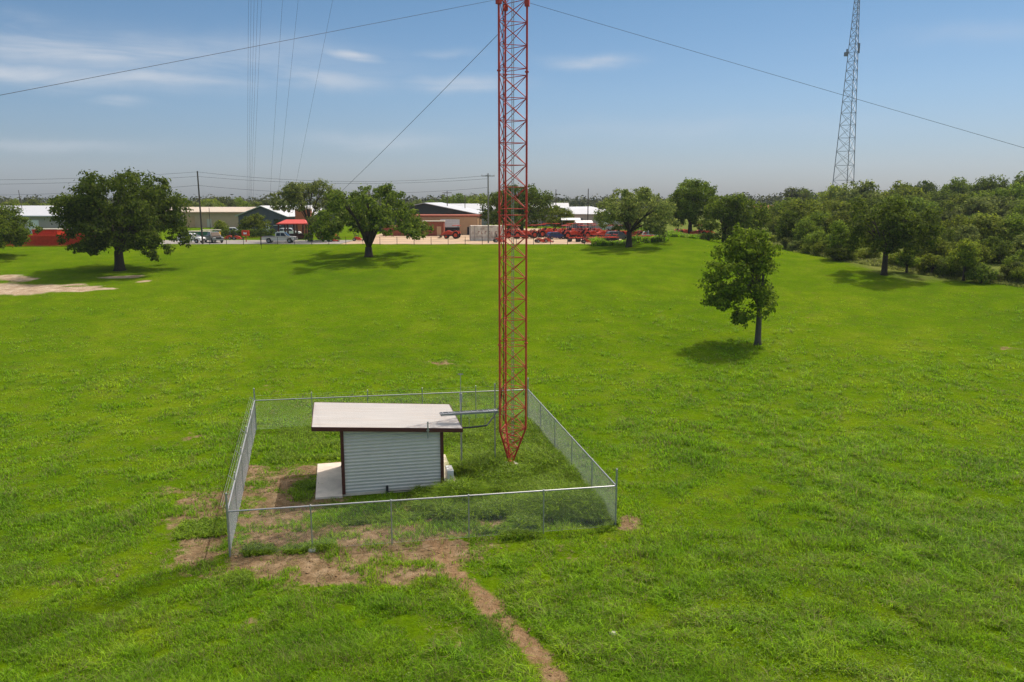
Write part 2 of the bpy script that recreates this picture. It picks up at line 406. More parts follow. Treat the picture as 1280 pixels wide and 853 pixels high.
# scrub under the wood and far beyond the yard
scr = sst(-1.2, 1.2, (V[:, 0] - (47 + (100 - V[:, 1]) * .10)) / 5) * sst(90, 104, V[:, 1]) * .75
scr = np.maximum(scr, sst(225, 250, V[:, 1]) * .7)
for nm, arr in (('dirt', dm), ('path', pm), ('sand', sm), ('scrub', scr)):
    at_ = G.data.attributes.new(nm, 'FLOAT', 'POINT'); at_.data.foreach_set('value', arr.astype(np.float32))

def drape(name, m, x0, x1, y0, y1, n=(60, 24), lift=.03, edge=0.):
    xs = np.linspace(x0, x1, n[0]); ys = np.linspace(y0, y1, n[1]); X, Y = np.meshgrid(xs, ys)
    Y = Y + edge * (vnoise(X, X * 0, 2.5, 5) - .5) * (1 - (Y - y0) / (y1 - y0))
    V = np.stack([X, Y, zt(X, Y) + lift], -1).reshape(-1, 3)
    i, j = np.meshgrid(np.arange(n[0] - 1), np.arange(n[1] - 1)); b = (j * n[0] + i).ravel()
    return tag(npmesh(name, V, np.stack([b, b + 1, b + n[0] + 1, b + n[0]], 1), m, smooth=True), kind='structure')
drape('gravel_yard', 'gravel', -29.5, 21, 138.5, 215, (120, 60), .03, 2.5)
drape('road', 'asphalt', -70, -29.7, 138.7, 152, (80, 20), .034, 1.2)

# ------------------------------------------------------------------ grass, weeds
def blades(pts, h, w, nb, spread, lean, rng, droop=.35):
    """pts (n,3): tufts; each tuft nb bent blades of two faces"""
    n = len(pts); P = np.repeat(pts, nb, 0); H = np.repeat(h, nb) * rng.uniform(.55, 1.15, n * nb); W = np.repeat(w, nb)
    a = rng.uniform(0, 2 * PI, n * nb); sp = np.repeat(spread, nb) * np.sqrt(rng.random(n * nb)); b = rng.uniform(0, 2 * PI, n * nb)
    base = P + np.stack([sp * np.cos(b), sp * np.sin(b), -.02 + 0 * a], 1)
    ln = lean * rng.uniform(.3, 1.3, n * nb)
    d = np.stack([np.cos(a), np.sin(a), 0 * a], 1); side = np.stack([-np.sin(a), np.cos(a), 0 * a], 1) * (W / 2)[:, None]
    mid = base + d * (H * ln * .35)[:, None]; mid[:, 2] += H * .62
    tip = base + d * (H * ln * (.9 + droop))[:, None]; tip[:, 2] += H * (1 - .35 * ln * droop)
    V = np.stack([base - side, base + side, mid + side * .8, mid - side * .8, tip], 1).reshape(-1, 3)
    k = np.arange(n * nb)[:, None] * 5
    F = np.concatenate([k + np.array([[0, 1, 2]]), k + np.array([[0, 2, 3]]), k + np.array([[3, 2, 4]])], 0)
    return V, F
def leaf_quads(C, l, nrm, rng, asp=.6):
    n = len(C); nrm = nrm / (np.linalg.norm(nrm, axis=1, keepdims=True) + 1e-9)
    r = rng.normal(size=(n, 3)); t = np.cross(nrm, r); t /= (np.linalg.norm(t, axis=1, keepdims=True) + 1e-9); b = np.cross(nrm, t)
    l = np.broadcast_to(l, (n,))[:, None] * rng.uniform(.7, 1.3, (n, 1))
    V = np.stack([C - t * l * .5, C + b * l * asp * .5 - nrm * l * .08, C + t * l * .5, C - b * l * asp * .5 - nrm * l * .08], 1).reshape(-1, 3)
    return V, np.arange(n * 4).reshape(-1, 4)
def in_shed(x, y, m=.05):
    p = (x - SHED.x) * SU.x + (y - SHED.y) * SU.y; q = (x - SHED.x) * SV.x + (y - SHED.y) * SV.y
    return (p > -1.33 - m) & (p < SW + .9 + m) & (q > -.27 - m) & (q < 5 + m)
def zn(x, y):
    return zt(x, y) + (1 - sst(60, 110, y)) * (.10 * (vnoise(x, y, 1.1) - .5) + .08 * (vnoise(x, y, .5, 2) - .5))
rng = np.random.default_rng(5)
N = 215000
u = rng.random(N); y = (19 ** -.9 + u * (92 ** -.9 - 19 ** -.9)) ** (-1 / .9); x = rng.uniform(-1, 1, N) * (.70 * y + 5)
d_, p_, s_ = masks(x, y)
nz = vnoise(x, y, 1.0, 7); n2 = vnoise(x, y, 4.5, 8); n3 = vnoise(x, y, .45, 9)
bare = np.clip(d_ * .95 + p_ * 1.0 + s_ * 1.3 + (vnoise(x, y, .9, 12) - .5) * 1.5 * (d_ > .02), 0, 1)
keep = (rng.random(N) > bare * .97) & ~in_shed(x, y) & (np.hypot(x - MAST.x, y - MAST.y) > .6) & (s_ < .35)
keep &= (nz * .5 + n3 * .5) > .27 + .14 * rng.random(N)
x, y, nz, n2, n3 = x[keep], y[keep], nz[keep], n2[keep], n3[keep]
h = (.05 + .24 * nz ** 2.2 + .14 * np.clip(n2 - .5, 0, 1) * 2) * rng.uniform(.7, 1.35, len(x)) * (1 - .75 * sst(42, 85, y))
w = (.016 + .0006 * (y - 20)) * rng.uniform(.8, 1.3, len(x))
Vg, Fg = blades(np.stack([x, y, zn(x, y)], 1), h, w, 6, .05 + .0015 * y, .8, rng)
tag(npmesh('grass', Vg, Fg, 'blades'), 'bright green field grass growing in short uneven tufts', 'grass', kind='stuff')

# tall weeds inside the fence and along it
WX, WY, WH = [], [], []
def weed_fill(u0, u1, v0, v1, n, h0, h1, frame=F2, thr=.0):
    uu = rng.uniform(u0, u1, n); vv = rng.uniform(v0, v1, n)
    px_ = FO.x + FU.x * uu + FV.x * vv; py_ = FO.y + FU.y * uu + FV.y * vv
    nn = vnoise(px_, py_, 1.4, 21); sp_ = (px_ - SHED.x) * SU.x + (py_ - SHED.y) * SU.y; sq_ = (px_ - SHED.x) * SV.x + (py_ - SHED.y) * SV.y
    k = (nn > thr) & ~((sp_ > SW) & (sp_ < SW + 1.9) & (sq_ < 1.5) & (sq_ > -1.2)) & ~in_shed(px_, py_, .15) & (np.hypot(px_ - MAST.x, py_ - MAST.y + .4) > 1.0)
    WX.extend(px_[k]); WY.extend(py_[k]); WH.extend((h0 + (h1 - h0) * nn * rng.uniform(.6, 1.3, n))[k])
weed_fill(8.6, 15.7, 1.8, 9.5, 6200, .3, .9, thr=.2)
weed_fill(7.6, 9.2, 3.0, 9.5, 900, .25, .6, thr=.2)
weed_fill(8.8, 15.6, 9.5, 17.8, 3600, .2, .5, thr=.2)
weed_fill(11.8, 15.7, .55, 2.8, 2400, .3, .85, thr=.2)
weed_fill(9.3, 12, .35, 1.6, 600, .12, .38, thr=.3)
weed_fill(9.4, 10.6, 3.5, 8.5, 1400, .45, .9)
weed_fill(12.8, 15.4, 4.4, 5.6, 900, .4, .8)
weed_fill(.6, 3.9, -.2, .6, 420, .10, .3, thr=.35)
weed_fill(2.0, 3.2, 7.2, 8.2, 240, .12, .25)
weed_fill(1.7, 3.4, 5.6, 8.0, 300, .07, .16, thr=.25)
weed_fill(.2, 8.6, 11.5, 17.9, 1700, .12, .35, thr=.35)
weed_fill(11.0, 15.9, -.45, .45, 700, .10, .28, thr=.25)
weed_fill(4.2, 8.8, 2.4, 3.0, 500, .1, .3, thr=.3)
weed_fill(-2.6, -.4, 2.0, 4.0, 350, .12, .3, thr=.35)
weed_fill(.3, 1.0, -2.6, -1.6, 200, .1, .28, thr=.2)
weed_fill(15.9, 16.25, 0, 18, 500, .2, .5, thr=.3)
WX, WY, WH = map(np.array, (WX, WY, WH))
Vw, Fw = blades(np.stack([WX, WY, zn(WX, WY)], 1), WH, np.full(len(WX), .042), 7, np.full(len(WX), .11), .9, rng, .6)
tag(npmesh('tall_weeds', Vw, Fw, 'weeds'), 'tall dark green weeds crowding the fenced compound around the mast', 'weeds', kind='stuff')

kw = (rng.random(len(WX)) < .5) & (WH > .22); Cw = np.repeat(np.stack([WX[kw], WY[kw], zn(WX[kw], WY[kw])], 1), 12, 0); Hw = np.repeat(WH[kw], 12)
Cw[:, :2] += rng.normal(0, .14, (len(Cw), 2)); Cw[:, 2] += Hw * rng.uniform(.35, 1.0, len(Cw)); nw = rng.normal(0, .55, Cw.shape); nw[:, 2] += .8
M['weed_leaf'] = blade_mat('leafy_weed_leaves', (.16, .245, .022), .5, 1.9, .5)
Vl, Fl = leaf_quads(Cw, .085, nw, rng, .5)
tag(npmesh('leafy_weeds', Vl, Fl, 'weed_leaf'), 'bright leafy weed tops among the tall weeds inside the fence', 'weeds', kind='stuff')

# taller grass clumps and broad leaved weeds out in the field
N = 17000
u = rng.random(N); y = (19 ** -.6 + u * (85 ** -.6 - 19 ** -.6)) ** (-1 / .6); x = rng.uniform(-1, 1, N) * (.70 * y + 4)
d_, p_, s_ = masks(x, y); q = vnoise(x, y, 5., 31) * .6 + vnoise(x, y, 1.3, 32) * .4 + .10 * sst(2, 14, x)
q = q + .07 * sst(4, 14, x); k = (q > .60) & (d_ + p_ + s_ < .25) & ~in_shed(x, y, .3); x, y, q = x[k], y[k], q[k]
Vc, Fc = blades(np.stack([x, y, zn(x, y)], 1), (.16 + .6 * (q - .6)) * rng.uniform(.7, 1.7, len(x)), np.full(len(x), .024), 16, np.full(len(x), .17), 1.0, rng, .7)
tag(npmesh('grass_clumps', Vc, Fc, 'blades'), 'taller clumps of coarse grass scattered over the field', 'grass', kind='stuff')
N = 15000
u = rng.random(N); y = (19 ** -.6 + u * (80 ** -.6 - 19 ** -.6)) ** (-1 / .6); x = rng.uniform(-1, 1, N) * (.70 * y + 4)
d_, p_, s_ = masks(x, y); q = vnoise(x, y, 3.6, 41) * .55 + vnoise(x, y, .9, 42) * .45 + .07 * sst(4, 14, x)
k = (q > .62) & (p_ + s_ < .2) & (d_ < .5) & ~in_shed(x, y, .3); x, y = x[k], y[k]
sel = rng.random(len(x)) < .55; x, y = x[sel], y[sel]
nl = 14; C = np.repeat(np.stack([x, y, zn(x, y)], 1), nl, 0); C[:, :2] += rng.normal(0, .16, (len(C), 2)); C[:, 2] += rng.uniform(.06, .26, len(C))
nr = rng.normal(0, .45, C.shape); nr[:, 2] += 1
Vb, Fb = leaf_quads(C, .065, nr, rng, .6)
tag(npmesh('broad_leaved_weeds', Vb, Fb, 'broad'), 'patches of low broad leaved weeds among the field grass', 'weeds', kind='stuff')
# dry straw on the bare soil
N = 16000
x = rng.uniform(-16, 7, N); y = rng.uniform(20, 49, N); d_, p_, s_ = masks(x, y)
k = (rng.random(N) < np.maximum(d_, p_ * .6) * .9) & ~in_shed(x, y); x, y = x[k], y[k]
Vs, Fs = blades(np.stack([x, y, zn(x, y)], 1), rng.uniform(.04, .14, len(x)), np.full(len(x), .018), 5, np.full(len(x), .12), 1.6, rng, .4)
tag(npmesh('dry_straw', Vs, Fs, 'straw'), 'dry straw and dead grass lying on the bare soil', 'straw', kind='stuff')
# clods of soil
N = 2600
x = rng.uniform(-16, 7, N); y = rng.uniform(20, 46, N); d_, p_, s_ = masks(x, y); k = (rng.random(N) < np.maximum(d_, p_)) & ~in_shed(x, y)
x, y = x[k], y[k]; oc = np.array([[1, 0, 0], [0, 1, 0], [-1, 0, 0], [0, -1, 0], [0, 0, 1], [0, 0, -1]], float)
of = np.array([[0, 1, 4], [1, 2, 4], [2, 3, 4], [3, 0, 4], [1, 0, 5], [2, 1, 5], [3, 2, 5], [0, 3, 5]])
sz = rng.uniform(.02, .07, len(x)); Vk = (oc[None] * sz[:, None, None] * rng.uniform(.6, 1.4, (len(x), 6, 3)) * [1, 1, .6] + np.stack([x, y, zn(x, y) + .01], 1)[:, None]).reshape(-1, 3)
Fk = (of[None] + (np.arange(len(x)) * 6)[:, None, None]).reshape(-1, 3)
M['clod'] = mat('soil_clods', (.24, .15, .08), .95, 0, .1, .3, 1.)
tag(npmesh('soil_clods', Vk, Fk, 'clod'), 'small clods of brown soil on the worn ground', 'soil', kind='stuff')

# ------------------------------------------------------------------ shed
sh = empty('equipment_shed', SHED, A, 'small grey ribbed steel shed with a cream flat roof inside the wire fence', 'shed')
ZL, ZR = 3.58, 3.08                                   # roof top at left / right
OL, OR, OF, OB = 1.34, .98, .30, .35
def zr(u): return ZL + (ZR - ZL) * (u + OL) / (SW + OL + OR)
def ribbed(p0, p1, n, htop0, htop1):
    """sheet with horizontal ribs from p0 to p1, outward normal n"""
    mb = MB(); p0 = Vector(p0); p1 = Vector(p1); n = Vector(n); z = .10; prof = [(0., z)]
    while z < max(htop0, htop1) - .05:
        prof += [(.0, z + .085), (.042, z + .10), (.042, z + .145), (0, z + .165)]; z += .165
    m = len(prof); vs = []
    for q, ht in ((p0, htop0), (p1, htop1)):
        for o, zz in prof: vs.append(q + n * o + Vector((0, 0, min(zz, ht))))
    vs += [p0 - n * .08 + Vector((0, 0, .10)), p0 - n * .08 + Vector((0, 0, htop0)), p1 - n * .08 + Vector((0, 0, .10)), p1 - n * .08 + Vector((0, 0, htop1))]
    mb.add(vs, [(k, k + m, k + m + 1, k + 1) for k in range(m - 1)] + [(2 * m, 2 * m + 1, 2 * m + 3, 2 * m + 2)])
    return mb
hl, hr = zr(0) - .13, zr(SW) - .13
ribbed((0, 0, 0), (SW, 0, 0), (0, -1, 0), hl, hr).build('wall', 'shedwall', sh)
ribbed((SW, 0, 0), (SW, SD, 0), (1, 0, 0), hr, hr).build('wall', 'shedwall', sh)
ribbed((SW, SD, 0), (0, SD, 0), (0, 1, 0), hr, hl).build('wall', 'shedwall', sh)
ribbed((0, SD, 0), (0, 0, 0), (-1, 0, 0), hl, hl).build('wall', 'shedwall', sh)
MB().box((SW / 2, SD / 2, .05), (SW + .06, SD + .06, .14)).build('foundation', 'concrete', sh)
for (uu, vv, hh) in ((0, 0, hl), (SW, 0, hr), (SW, SD, hr), (0, SD, hl)):
    MB().box((uu, vv, .06 + hh / 2), (.16, .16, hh - .06)).build('corner_trim', 'maroon', sh)
# roof sheet with shallow seams along the slope
mb = MB(); u0, u1, v0, v1 = -OL, SW + OR, -OF, SD + OB
ns = 24
for k in range(ns):
    a0 = v0 + (v1 - v0) * k / ns; a1 = v0 + (v1 - v0) * (k + 1) / ns
    e = .012
    vs = [(u0, a0, ZL - .02), (u1, a0, ZR - .02), (u1, a0, ZR + e), (u0, a0, ZL + e), (u0, a1, ZL - .02), (u1, a1, ZR - .02), (u1, a1, ZR), (u0, a1, ZL)]
    mb.add(vs, [(0, 1, 2, 3), (3, 2, 6, 7), (4, 7, 6, 5), (0, 4, 5, 1), (0, 3, 7, 4), (1, 5, 6, 2)])
roof = mb.build('roof', 'roofm', sh)
def slab(u0, u1, v0, v1, drop, th):
    m = MB()
    vs = [(u, v, zr(u) - drop - d) for d in (th, 0) for (u, v) in ((u0, v0), (u1, v0), (u1, v1), (u0, v1))]
    return m.add(vs, [(0, 3, 2, 1), (4, 5, 6, 7), (0, 1, 5, 4), (1, 2, 6, 5), (2, 3, 7, 6), (3, 0, 4, 7)])
slab(u0 + .03, u1 - .03, v0 + .03, v1 - .03, .024, .10).build('soffit', 'white', sh)
f = MB()
for (a0, a1, b0, b1) in ((u0 - .02, u1 + .02, v0 - .03, v0 - .004), (u0 - .02, u1 + .02, v1 + .004, v1 + .03), (u0 - .03, u0 - .004, v0 - .003, v1 + .003), (u1 + .004, u1 + .03, v0 - .003, v1 + .003)):
    t = slab(a0, a1, b0, b1, -.016, .205); f.add(t.v, t.f)
f.build('fascia', 'maroon', sh, bevel=0)
dr = MB().box((-.035, 1.5, 1.15), (.06, 1.0, 2.1)).build('door', 'maroon', sh)
MB().tube((-.10, 1.1, 1.1), (-.10, 1.25, 1.1), .02).box((-.08, 1.1, 1.1), (.04, .05, .05)).build('handle', 'galv', dr)
MB().tube((4.05, -OF - .07, 2.72), (4.05, -OF - .07, 3.55), .035).box((4.05, -OF - .05, 3.1), (.14, .06, .05)).build('vent_pipe', 'galv', sh)
MB().box((2.05, -.14, .22), (.12, .14, .34)).tube((2.05, -.14, .1), (4.4, -.12, .06), .02).build('outlet_box', 'dark', sh)
# slabs
tag(MB().box((-.70, 2.28, .03), (1.26, 5.06, .17)).build('concrete_step', 'concrete', None, SHED, bevel=.012), 'pale concrete slab under the left roof overhang of the shed', 'concrete slab').rotation_euler = (0, 0, A)
tag(MB().box((SW + .46, 2.55, .02), (.70, 5.0, .14)).build('concrete_pad', 'concrete', None, SHED, bevel=.012), 'narrow concrete pad along the right wall of the shed', 'concrete slab').rotation_euler = (0, 0, A)
# outdoor air conditioner on the pad
ac = empty('air_conditioner', SHED + SU * (SW + .44) + SV * .62 + Vector((0, 0, .09)), A, 'small white outdoor air conditioner on the pad right of the shed', 'air conditioner')
MB().box((0, 0, .40), (.32, .84, .66)).build('casing', 'white', ac, bevel=.02)
g = MB()
for k in range(9): g.box((.172, .08, .15 + k * .062), (.02, .52, .02))
for k in range(5): g.box((.175, -.16 + k * .12, .40), (.02, .014, .54))
g.build('grille', 'white', ac)
MB().lathe_y([(.0, 0), (.26, 0), (.26, .008), (0, .008)], (0, 0, 0), 20).build('fan', 'dark', ac, (.168, .08, .41)).rotation_euler = (0, 0, -PI / 2)
for s in (-.3, .3): MB().box((0, s, .035), (.36, .07, .07)).build('foot', 'dark', ac)
MB().path([(-.1, -.43, .25), (-.14, -.5, .25), (-.3, -.5, .3), (-.36, -.48, .5)], .025).build('refrigerant_pipe', 'white', ac)

# ------------------------------------------------------------------ lattice mast
mast = empty('lattice_mast', MAST, 0, 'tall red guyed lattice mast standing in weeds beside the shed', 'mast')
MR = .83; ANG = [R(-12), R(108), R(228)]; ZTAP = 2.05; ZTOP = 47.1
sections = [0., 6.65, 13.4, 20.2, 26.95, 33.7, 40.4, 47.1]
def leg_pt(k, z):
    r = .10 + (MR - .10) * min(1, max(0, (z - .12) / (ZTAP - .12))) if z < ZTAP else MR
    return Vector((r * math.cos(ANG[k]), r * math.sin(ANG[k]), z))
for k in range(3):
    b = MB().path([leg_pt(k, .12), leg_pt(k, ZTAP), leg_pt(k, ZTOP)], .052, 8)
    leg = b.build('leg', 'mast_red', mast, smooth=False)
    for z in sections[1:-1]:
        p = leg_pt(k, z); MB().tube(p - Vector((0, 0, .035)), p + Vector((0, 0, .035)), .10, n=10).build('flange', 'mast_red', leg)
# bracing, one mesh a face
levels = [.42, .95, 1.5, ZTAP] + list(np.linspace(ZTAP, 6.50, 5)[1:])
for a0, a1 in zip(sections[1:-1], sections[2:]): levels += [a0 + .16] + list(np.linspace(a0 + .16, a1 - .16, 7)[1:])
levels = sorted(set(round(z, 3) for z in levels))
for a_, b_ in ((0, 1), (1, 2), (2, 0)):
    bm_ = MB()
    for z in levels: bm_.tube(leg_pt(a_, z), leg_pt(b_, z), .019, n=5, caps=False)
    for z0, z1 in zip(levels[:-1], levels[1:]):
        if z1 - z0 < .5: continue
        bm_.tube(leg_pt(a_, z0), leg_pt(b_, z1), .020, n=5, caps=False); bm_.tube(leg_pt(b_, z0), leg_pt(a_, z1), .020, n=5, caps=False)
    bm_.build('bracing', 'mast_rust', mast)
lad = MB(); lx, ly = .12, .05
for s in (-.13, .13): lad.tube((lx + s * .35, ly + s, 1.2), (lx + s * .35, ly + s, ZTOP), .018, n=5)
for z in np.arange(1.3, ZTOP, .38): lad.tube((lx - .045, ly - .13, z), (lx + .045, ly + .13, z), .010, n=4, caps=False)
lad.build('ladder', 'galv', mast)
cb = MB(); c0 = (leg_pt(1, 3) + leg_pt(2, 3)) / 2
for s in (-.06, .06): cb.tube((c0.x + .05, c0.y + s, 2.4), (c0.x + .05, c0.y + s, ZTOP), .022, n=6)
cb.build('feed_line', 'coax', mast)
MB().lathe_z([(.20, .05), (.20, .08), (.13, .10), (.18, .12), (.13, .14), (.18, .17), (.11, .20)], (0, 0, 0), 16).build('base_plate', 'mast_red', mast)
tag(MB().lathe_z([(.46, -.1), (.44, .02), (.38, .06), (0.02, .065)], (0, 0, 0), 22).build('concrete_pier', 'pier', None, MAST), 'round pale concrete pier under the foot of the red mast', 'pier')
for k in range(3):
    p = leg_pt(k, 23.4); MB().box(p, (.22, .22, .30), ANG[k]).build('guy_lug', 'mast_red', mast)
def sagwire(p0, p1, sag, r, n=24, sides=5):
    p0 = Vector(p0); p1 = Vector(p1)
    pts = [p0.lerp(p1, t) - Vector((0, 0, 4 * sag * t * (1 - t))) for t in np.linspace(0, 1, n)]
    return MB().path(pts, r, sides)
def wire(name, p0, p1, sag, r, label, cat, group, m='wire'):
    return tag(sagwire(p0, p1, sag, r).build(name, m), label, cat, group)
GG = 'guy wires of the red mast'
pR = MAST + leg_pt(0, 23.4) + Vector((.12, 0, 0)); pL = MAST + leg_pt(2, 23.45) + Vector((-.1, 0, 0)); pB = MAST + leg_pt(1, 22.4) + Vector((-.1, 0, 0))
eR = P3(1280, 182, 36.1); dR = eR - pR; qR = pR + dR * (pR.z / -dR.z)
eL = P3(0, 115, 24.6); dL = eL - pL; qL = pL + dL * (pL.z / -dL.z)
qB = at(343, 126)
wire('guy_wire', pR, qR, .12, .0085, 'long dark guy wire running down to the right from the red mast', 'guy wire', GG)
wire('guy_wire', pL, qL, .12, .008, 'long dark guy wire crossing the sky to the left from the red mast', 'guy wire', GG)
wire('guy_wire', pB, qB, .5, .014, 'guy wire running steeply down left from the red mast behind the oak', 'guy wire', GG)
GF = 'guy wires of a mast out of view'
for (pt, pb, db, nm) in ((311, 309, 176, 'leftmost wire of the tight bundle of five in the sky'), (314.5, 311, 176, 'second wire from the left in the bundle of five'),
                     (319, 312, 176, 'middle wire of the tight bundle of five'), (324, 313, 176, 'fourth wire from the left in the bundle of five'), (329.5, 315, 176, 'rightmost wire of the tight bundle of five'),
                     (357, 335, 165, 'single steep wire just right of the bundle of five'), (379, 343, 165, 'middle one of the three spread wires right of the bundle'), (428, 358, 165, 'most slanted wire of the three spread over the dark blue building')):
    b = at(pb, db); b.z += 1.0; t = P3(pt, -60, 105)
    t0 = b.lerp(t, 1.0)
    wire('guy_wire', b, t0, .0, .014, 'thin grey ' + nm, 'guy wire', GF)

# ------------------------------------------------------------------ cable bridge from the shed to the mast
br = empty('cable_bridge', Vector((-2.65, 40.3, 0)), 0, 'galvanised cable bridge on thin posts between shed roof and red mast', 'cable bridge')
o0 = Vector((-2.65, 40.3, 0))
b0 = atz(550, 518, 3.62) - o0; b1 = atz(622, 513.5, 3.62) - o0; dv = (b1 - b0).normalized(); sv = Vector((-dv.y, dv.x, 0))
L_ = (b1 - b0).length; c_ = (b0 + b1) / 2; rzb = math.atan2(dv.y, dv.x)
mb = MB().box(c_, (L_, .36, .03), rzb)
for s in (-.19, .19): mb.box(c_ + sv * s, (L_, .025, .09), rzb)
M['tray'] = mat('dull_galvanised_tray', (.26, .27, .28), .5, .5, .4, .15, 4)
mb.build('tray', 'tray', br)
rb = MB()
for k in range(10): rb.box(b0.lerp(b1, (k + .5) / 10) + Vector((0, 0, .03)), (.035, .34, .03), rzb)
rb.build('rung', 'galv', br)
pA = Vector((0, 0, 0)); pB_ = MAST - o0 + Vector((-.82, -.25, 0))
for p, ht, r in ((pA, 4.1, .045), (pB_, 4.45, .035)):
    p = p.copy(); p.z = 0
    po = MB().tube(p + Vector((0, 0, -.1)), p + Vector((0, 0, ht)), r, n=10).build('post', 'galv', br)
    MB().tube(p + Vector((0, 0, ht)), p + Vector((0, 0, ht + .05)), r + .015, n=10).build('cap', 'galv', po)
MB().tube((0, 0, 4.1), (0, 0, 5.15), .018, n=6).box((0, 0, 5.15), (.25, .04, .05)).box((0, 0, 3.9), (.14, .12, .45)).build('antenna_rod', 'galv', br)
cabs = []
pa = b0.lerp(b1, .28) + Vector((0, 0, -.75)) + sv * -.1; q1 = b0.lerp(b1, .80) + Vector((0, 0, -.72)) + sv * -.1; q2 = Vector((MAST.x - o0.x - .55, MAST.y - o0.y - .2, 3.35))
start = SHED + SU * (SW + OR - .6) + SV * 2.2 + Vector((0, 0, 2.65)) - o0
for s in (0, .06, .12):
    pts = [start + Vector((0, s, 0)), pa + Vector((0, s, 0)), pa.lerp(q1, .5) + Vector((0, s, -.03)), q1 + Vector((0, s, 0)), q1.lerp(q2, .55) + Vector((0, s, -.12)), q2 + Vector((0, s, 0)), q2 + Vector((.12, s, .9))]
    MB().path(pts, .03, 6).build('cable', 'coax', br)
for t in (.5, .78):
    p = b0.lerp(b1, t); MB().tube(p + Vector((0, 0, -.78)), p, .014, n=5).build('hanger', 'galv', br)

# ------------------------------------------------------------------ chain link fence
fe = empty('chain_link_fence', FO, B, 'galvanised chain link fence enclosing the shed and the red mast', 'fence')
HF = 1.86
def chain(p0, p1, h, pitch=.074, r=.0026):
    p0 = Vector(p0); p1 = Vector(p1); L = (p1 - p0).length; d = (p1 - p0) / L; n = Vector((-d.y, d.x, 0))
    V = []; F = []
    for sgn in (1, -1):
        s = -h if sgn > 0 else 0
        while s < (L if sgn > 0 else L + h):
            # wire from (s,0) going up at 45 degrees, clipped to the panel
            if sgn > 0: a = max(0, -s); b = min(h, L - s); f_ = lambda t: s + t
            else: a = max(0, s - L); b = min(h, s); f_ = lambda t: s - t
            if b - a > .02:
                for t in (a, b):
                    c = p0 + d * f_(t) + Vector((0, 0, .04 + t))
                    for k in range(3):
                        an = 2 * PI * k / 3; V.append(c + n * (r * math.cos(an) + sgn * .002) + d * (r * math.sin(an)))
                m = len(V) - 6; F += [(m + k, m + (k + 1) % 3, m + 3 + (k + 1) % 3, m + 3 + k) for k in range(3)]
            s += pitch
    return np.array([tuple(v) for v in V]), np.array(F)
cor = [Vector((0, 0, 0)), Vector((FW, 0, 0)), Vector((15.78, 18.1, 0)), Vector((-1.30, 18.28, 0))]
for k in range(4):
    a, b = cor[k], cor[(k + 1) % 4]
    Vc_, Fc_ = chain(a, b, HF); npmesh('wire_mesh', Vc_, Fc_, 'galv_wire', fe)
    MB().tube(a + Vector((0, 0, HF + .02)), b + Vector((0, 0, HF + .02)), .034, n=8).build('top_rail', 'galv', fe)
    MB().tube(a + Vector((0, 0, .06)), b + Vector((0, 0, .06)), .004, n=4).build('bottom_wire', 'galv_wire', fe)
    tall = k in (2, 3)
    for s_ in range(5):
        p = a.lerp(b, s_ / 5); crn = s_ == 0
        ht = 2.62 if crn else (2.24 if tall else HF + .04)
        po = MB().tube(p + Vector((0, 0, -.1)), p + Vector((0, 0, ht)), .042 if crn else .028, n=8).build('corner_post' if crn else 'post', 'galv', fe)
        MB().lathe_z([(.05 if crn else .035, 0), (.045, .02), (.01, .05)], (p.x, p.y, ht), 8).build('cap', 'galv', po)
    if k == 3:                                # outriggers with barbed strands along the left side
        dn = (b - a).normalized(); on = Vector((-dn.y, dn.x, 0)); on = -on if on.x > 0 else on
        for s_ in range(5):
            p = a.lerp(b, s_ / 5 + .0); MB().tube(p + Vector((0, 0, HF)), p + on * .26 + Vector((0, 0, HF + .28)), .013, n=6).build('outrigger', 'galv', fe)
        for q in (.10, .18, .25):
            MB().tube(a + on * q + Vector((0, 0, HF + q * 1.06)), b + on * q + Vector((0, 0, HF + q * 1.06)), .0035, n=4).build('barbed_wire', 'galv_wire', fe)
    if tall:
        bw = MB()
        for z in (2.02, 2.18): bw.tube(a + Vector((0, 0, z)), b + Vector((0, 0, z)), .0035, n=4)
        bw.build('barbed_wire', 'galv_wire', fe)
tag(MB().lathe_z([(.20, -.05), (.19, .06), (.12, .11), (.03, .115)], (0, 0, 0), 12).build('footing', 'pier', None, F2(3.2, -.05) + Vector((0, 0, .02))), 'exposed white concrete footing under a front fence post', 'footing')

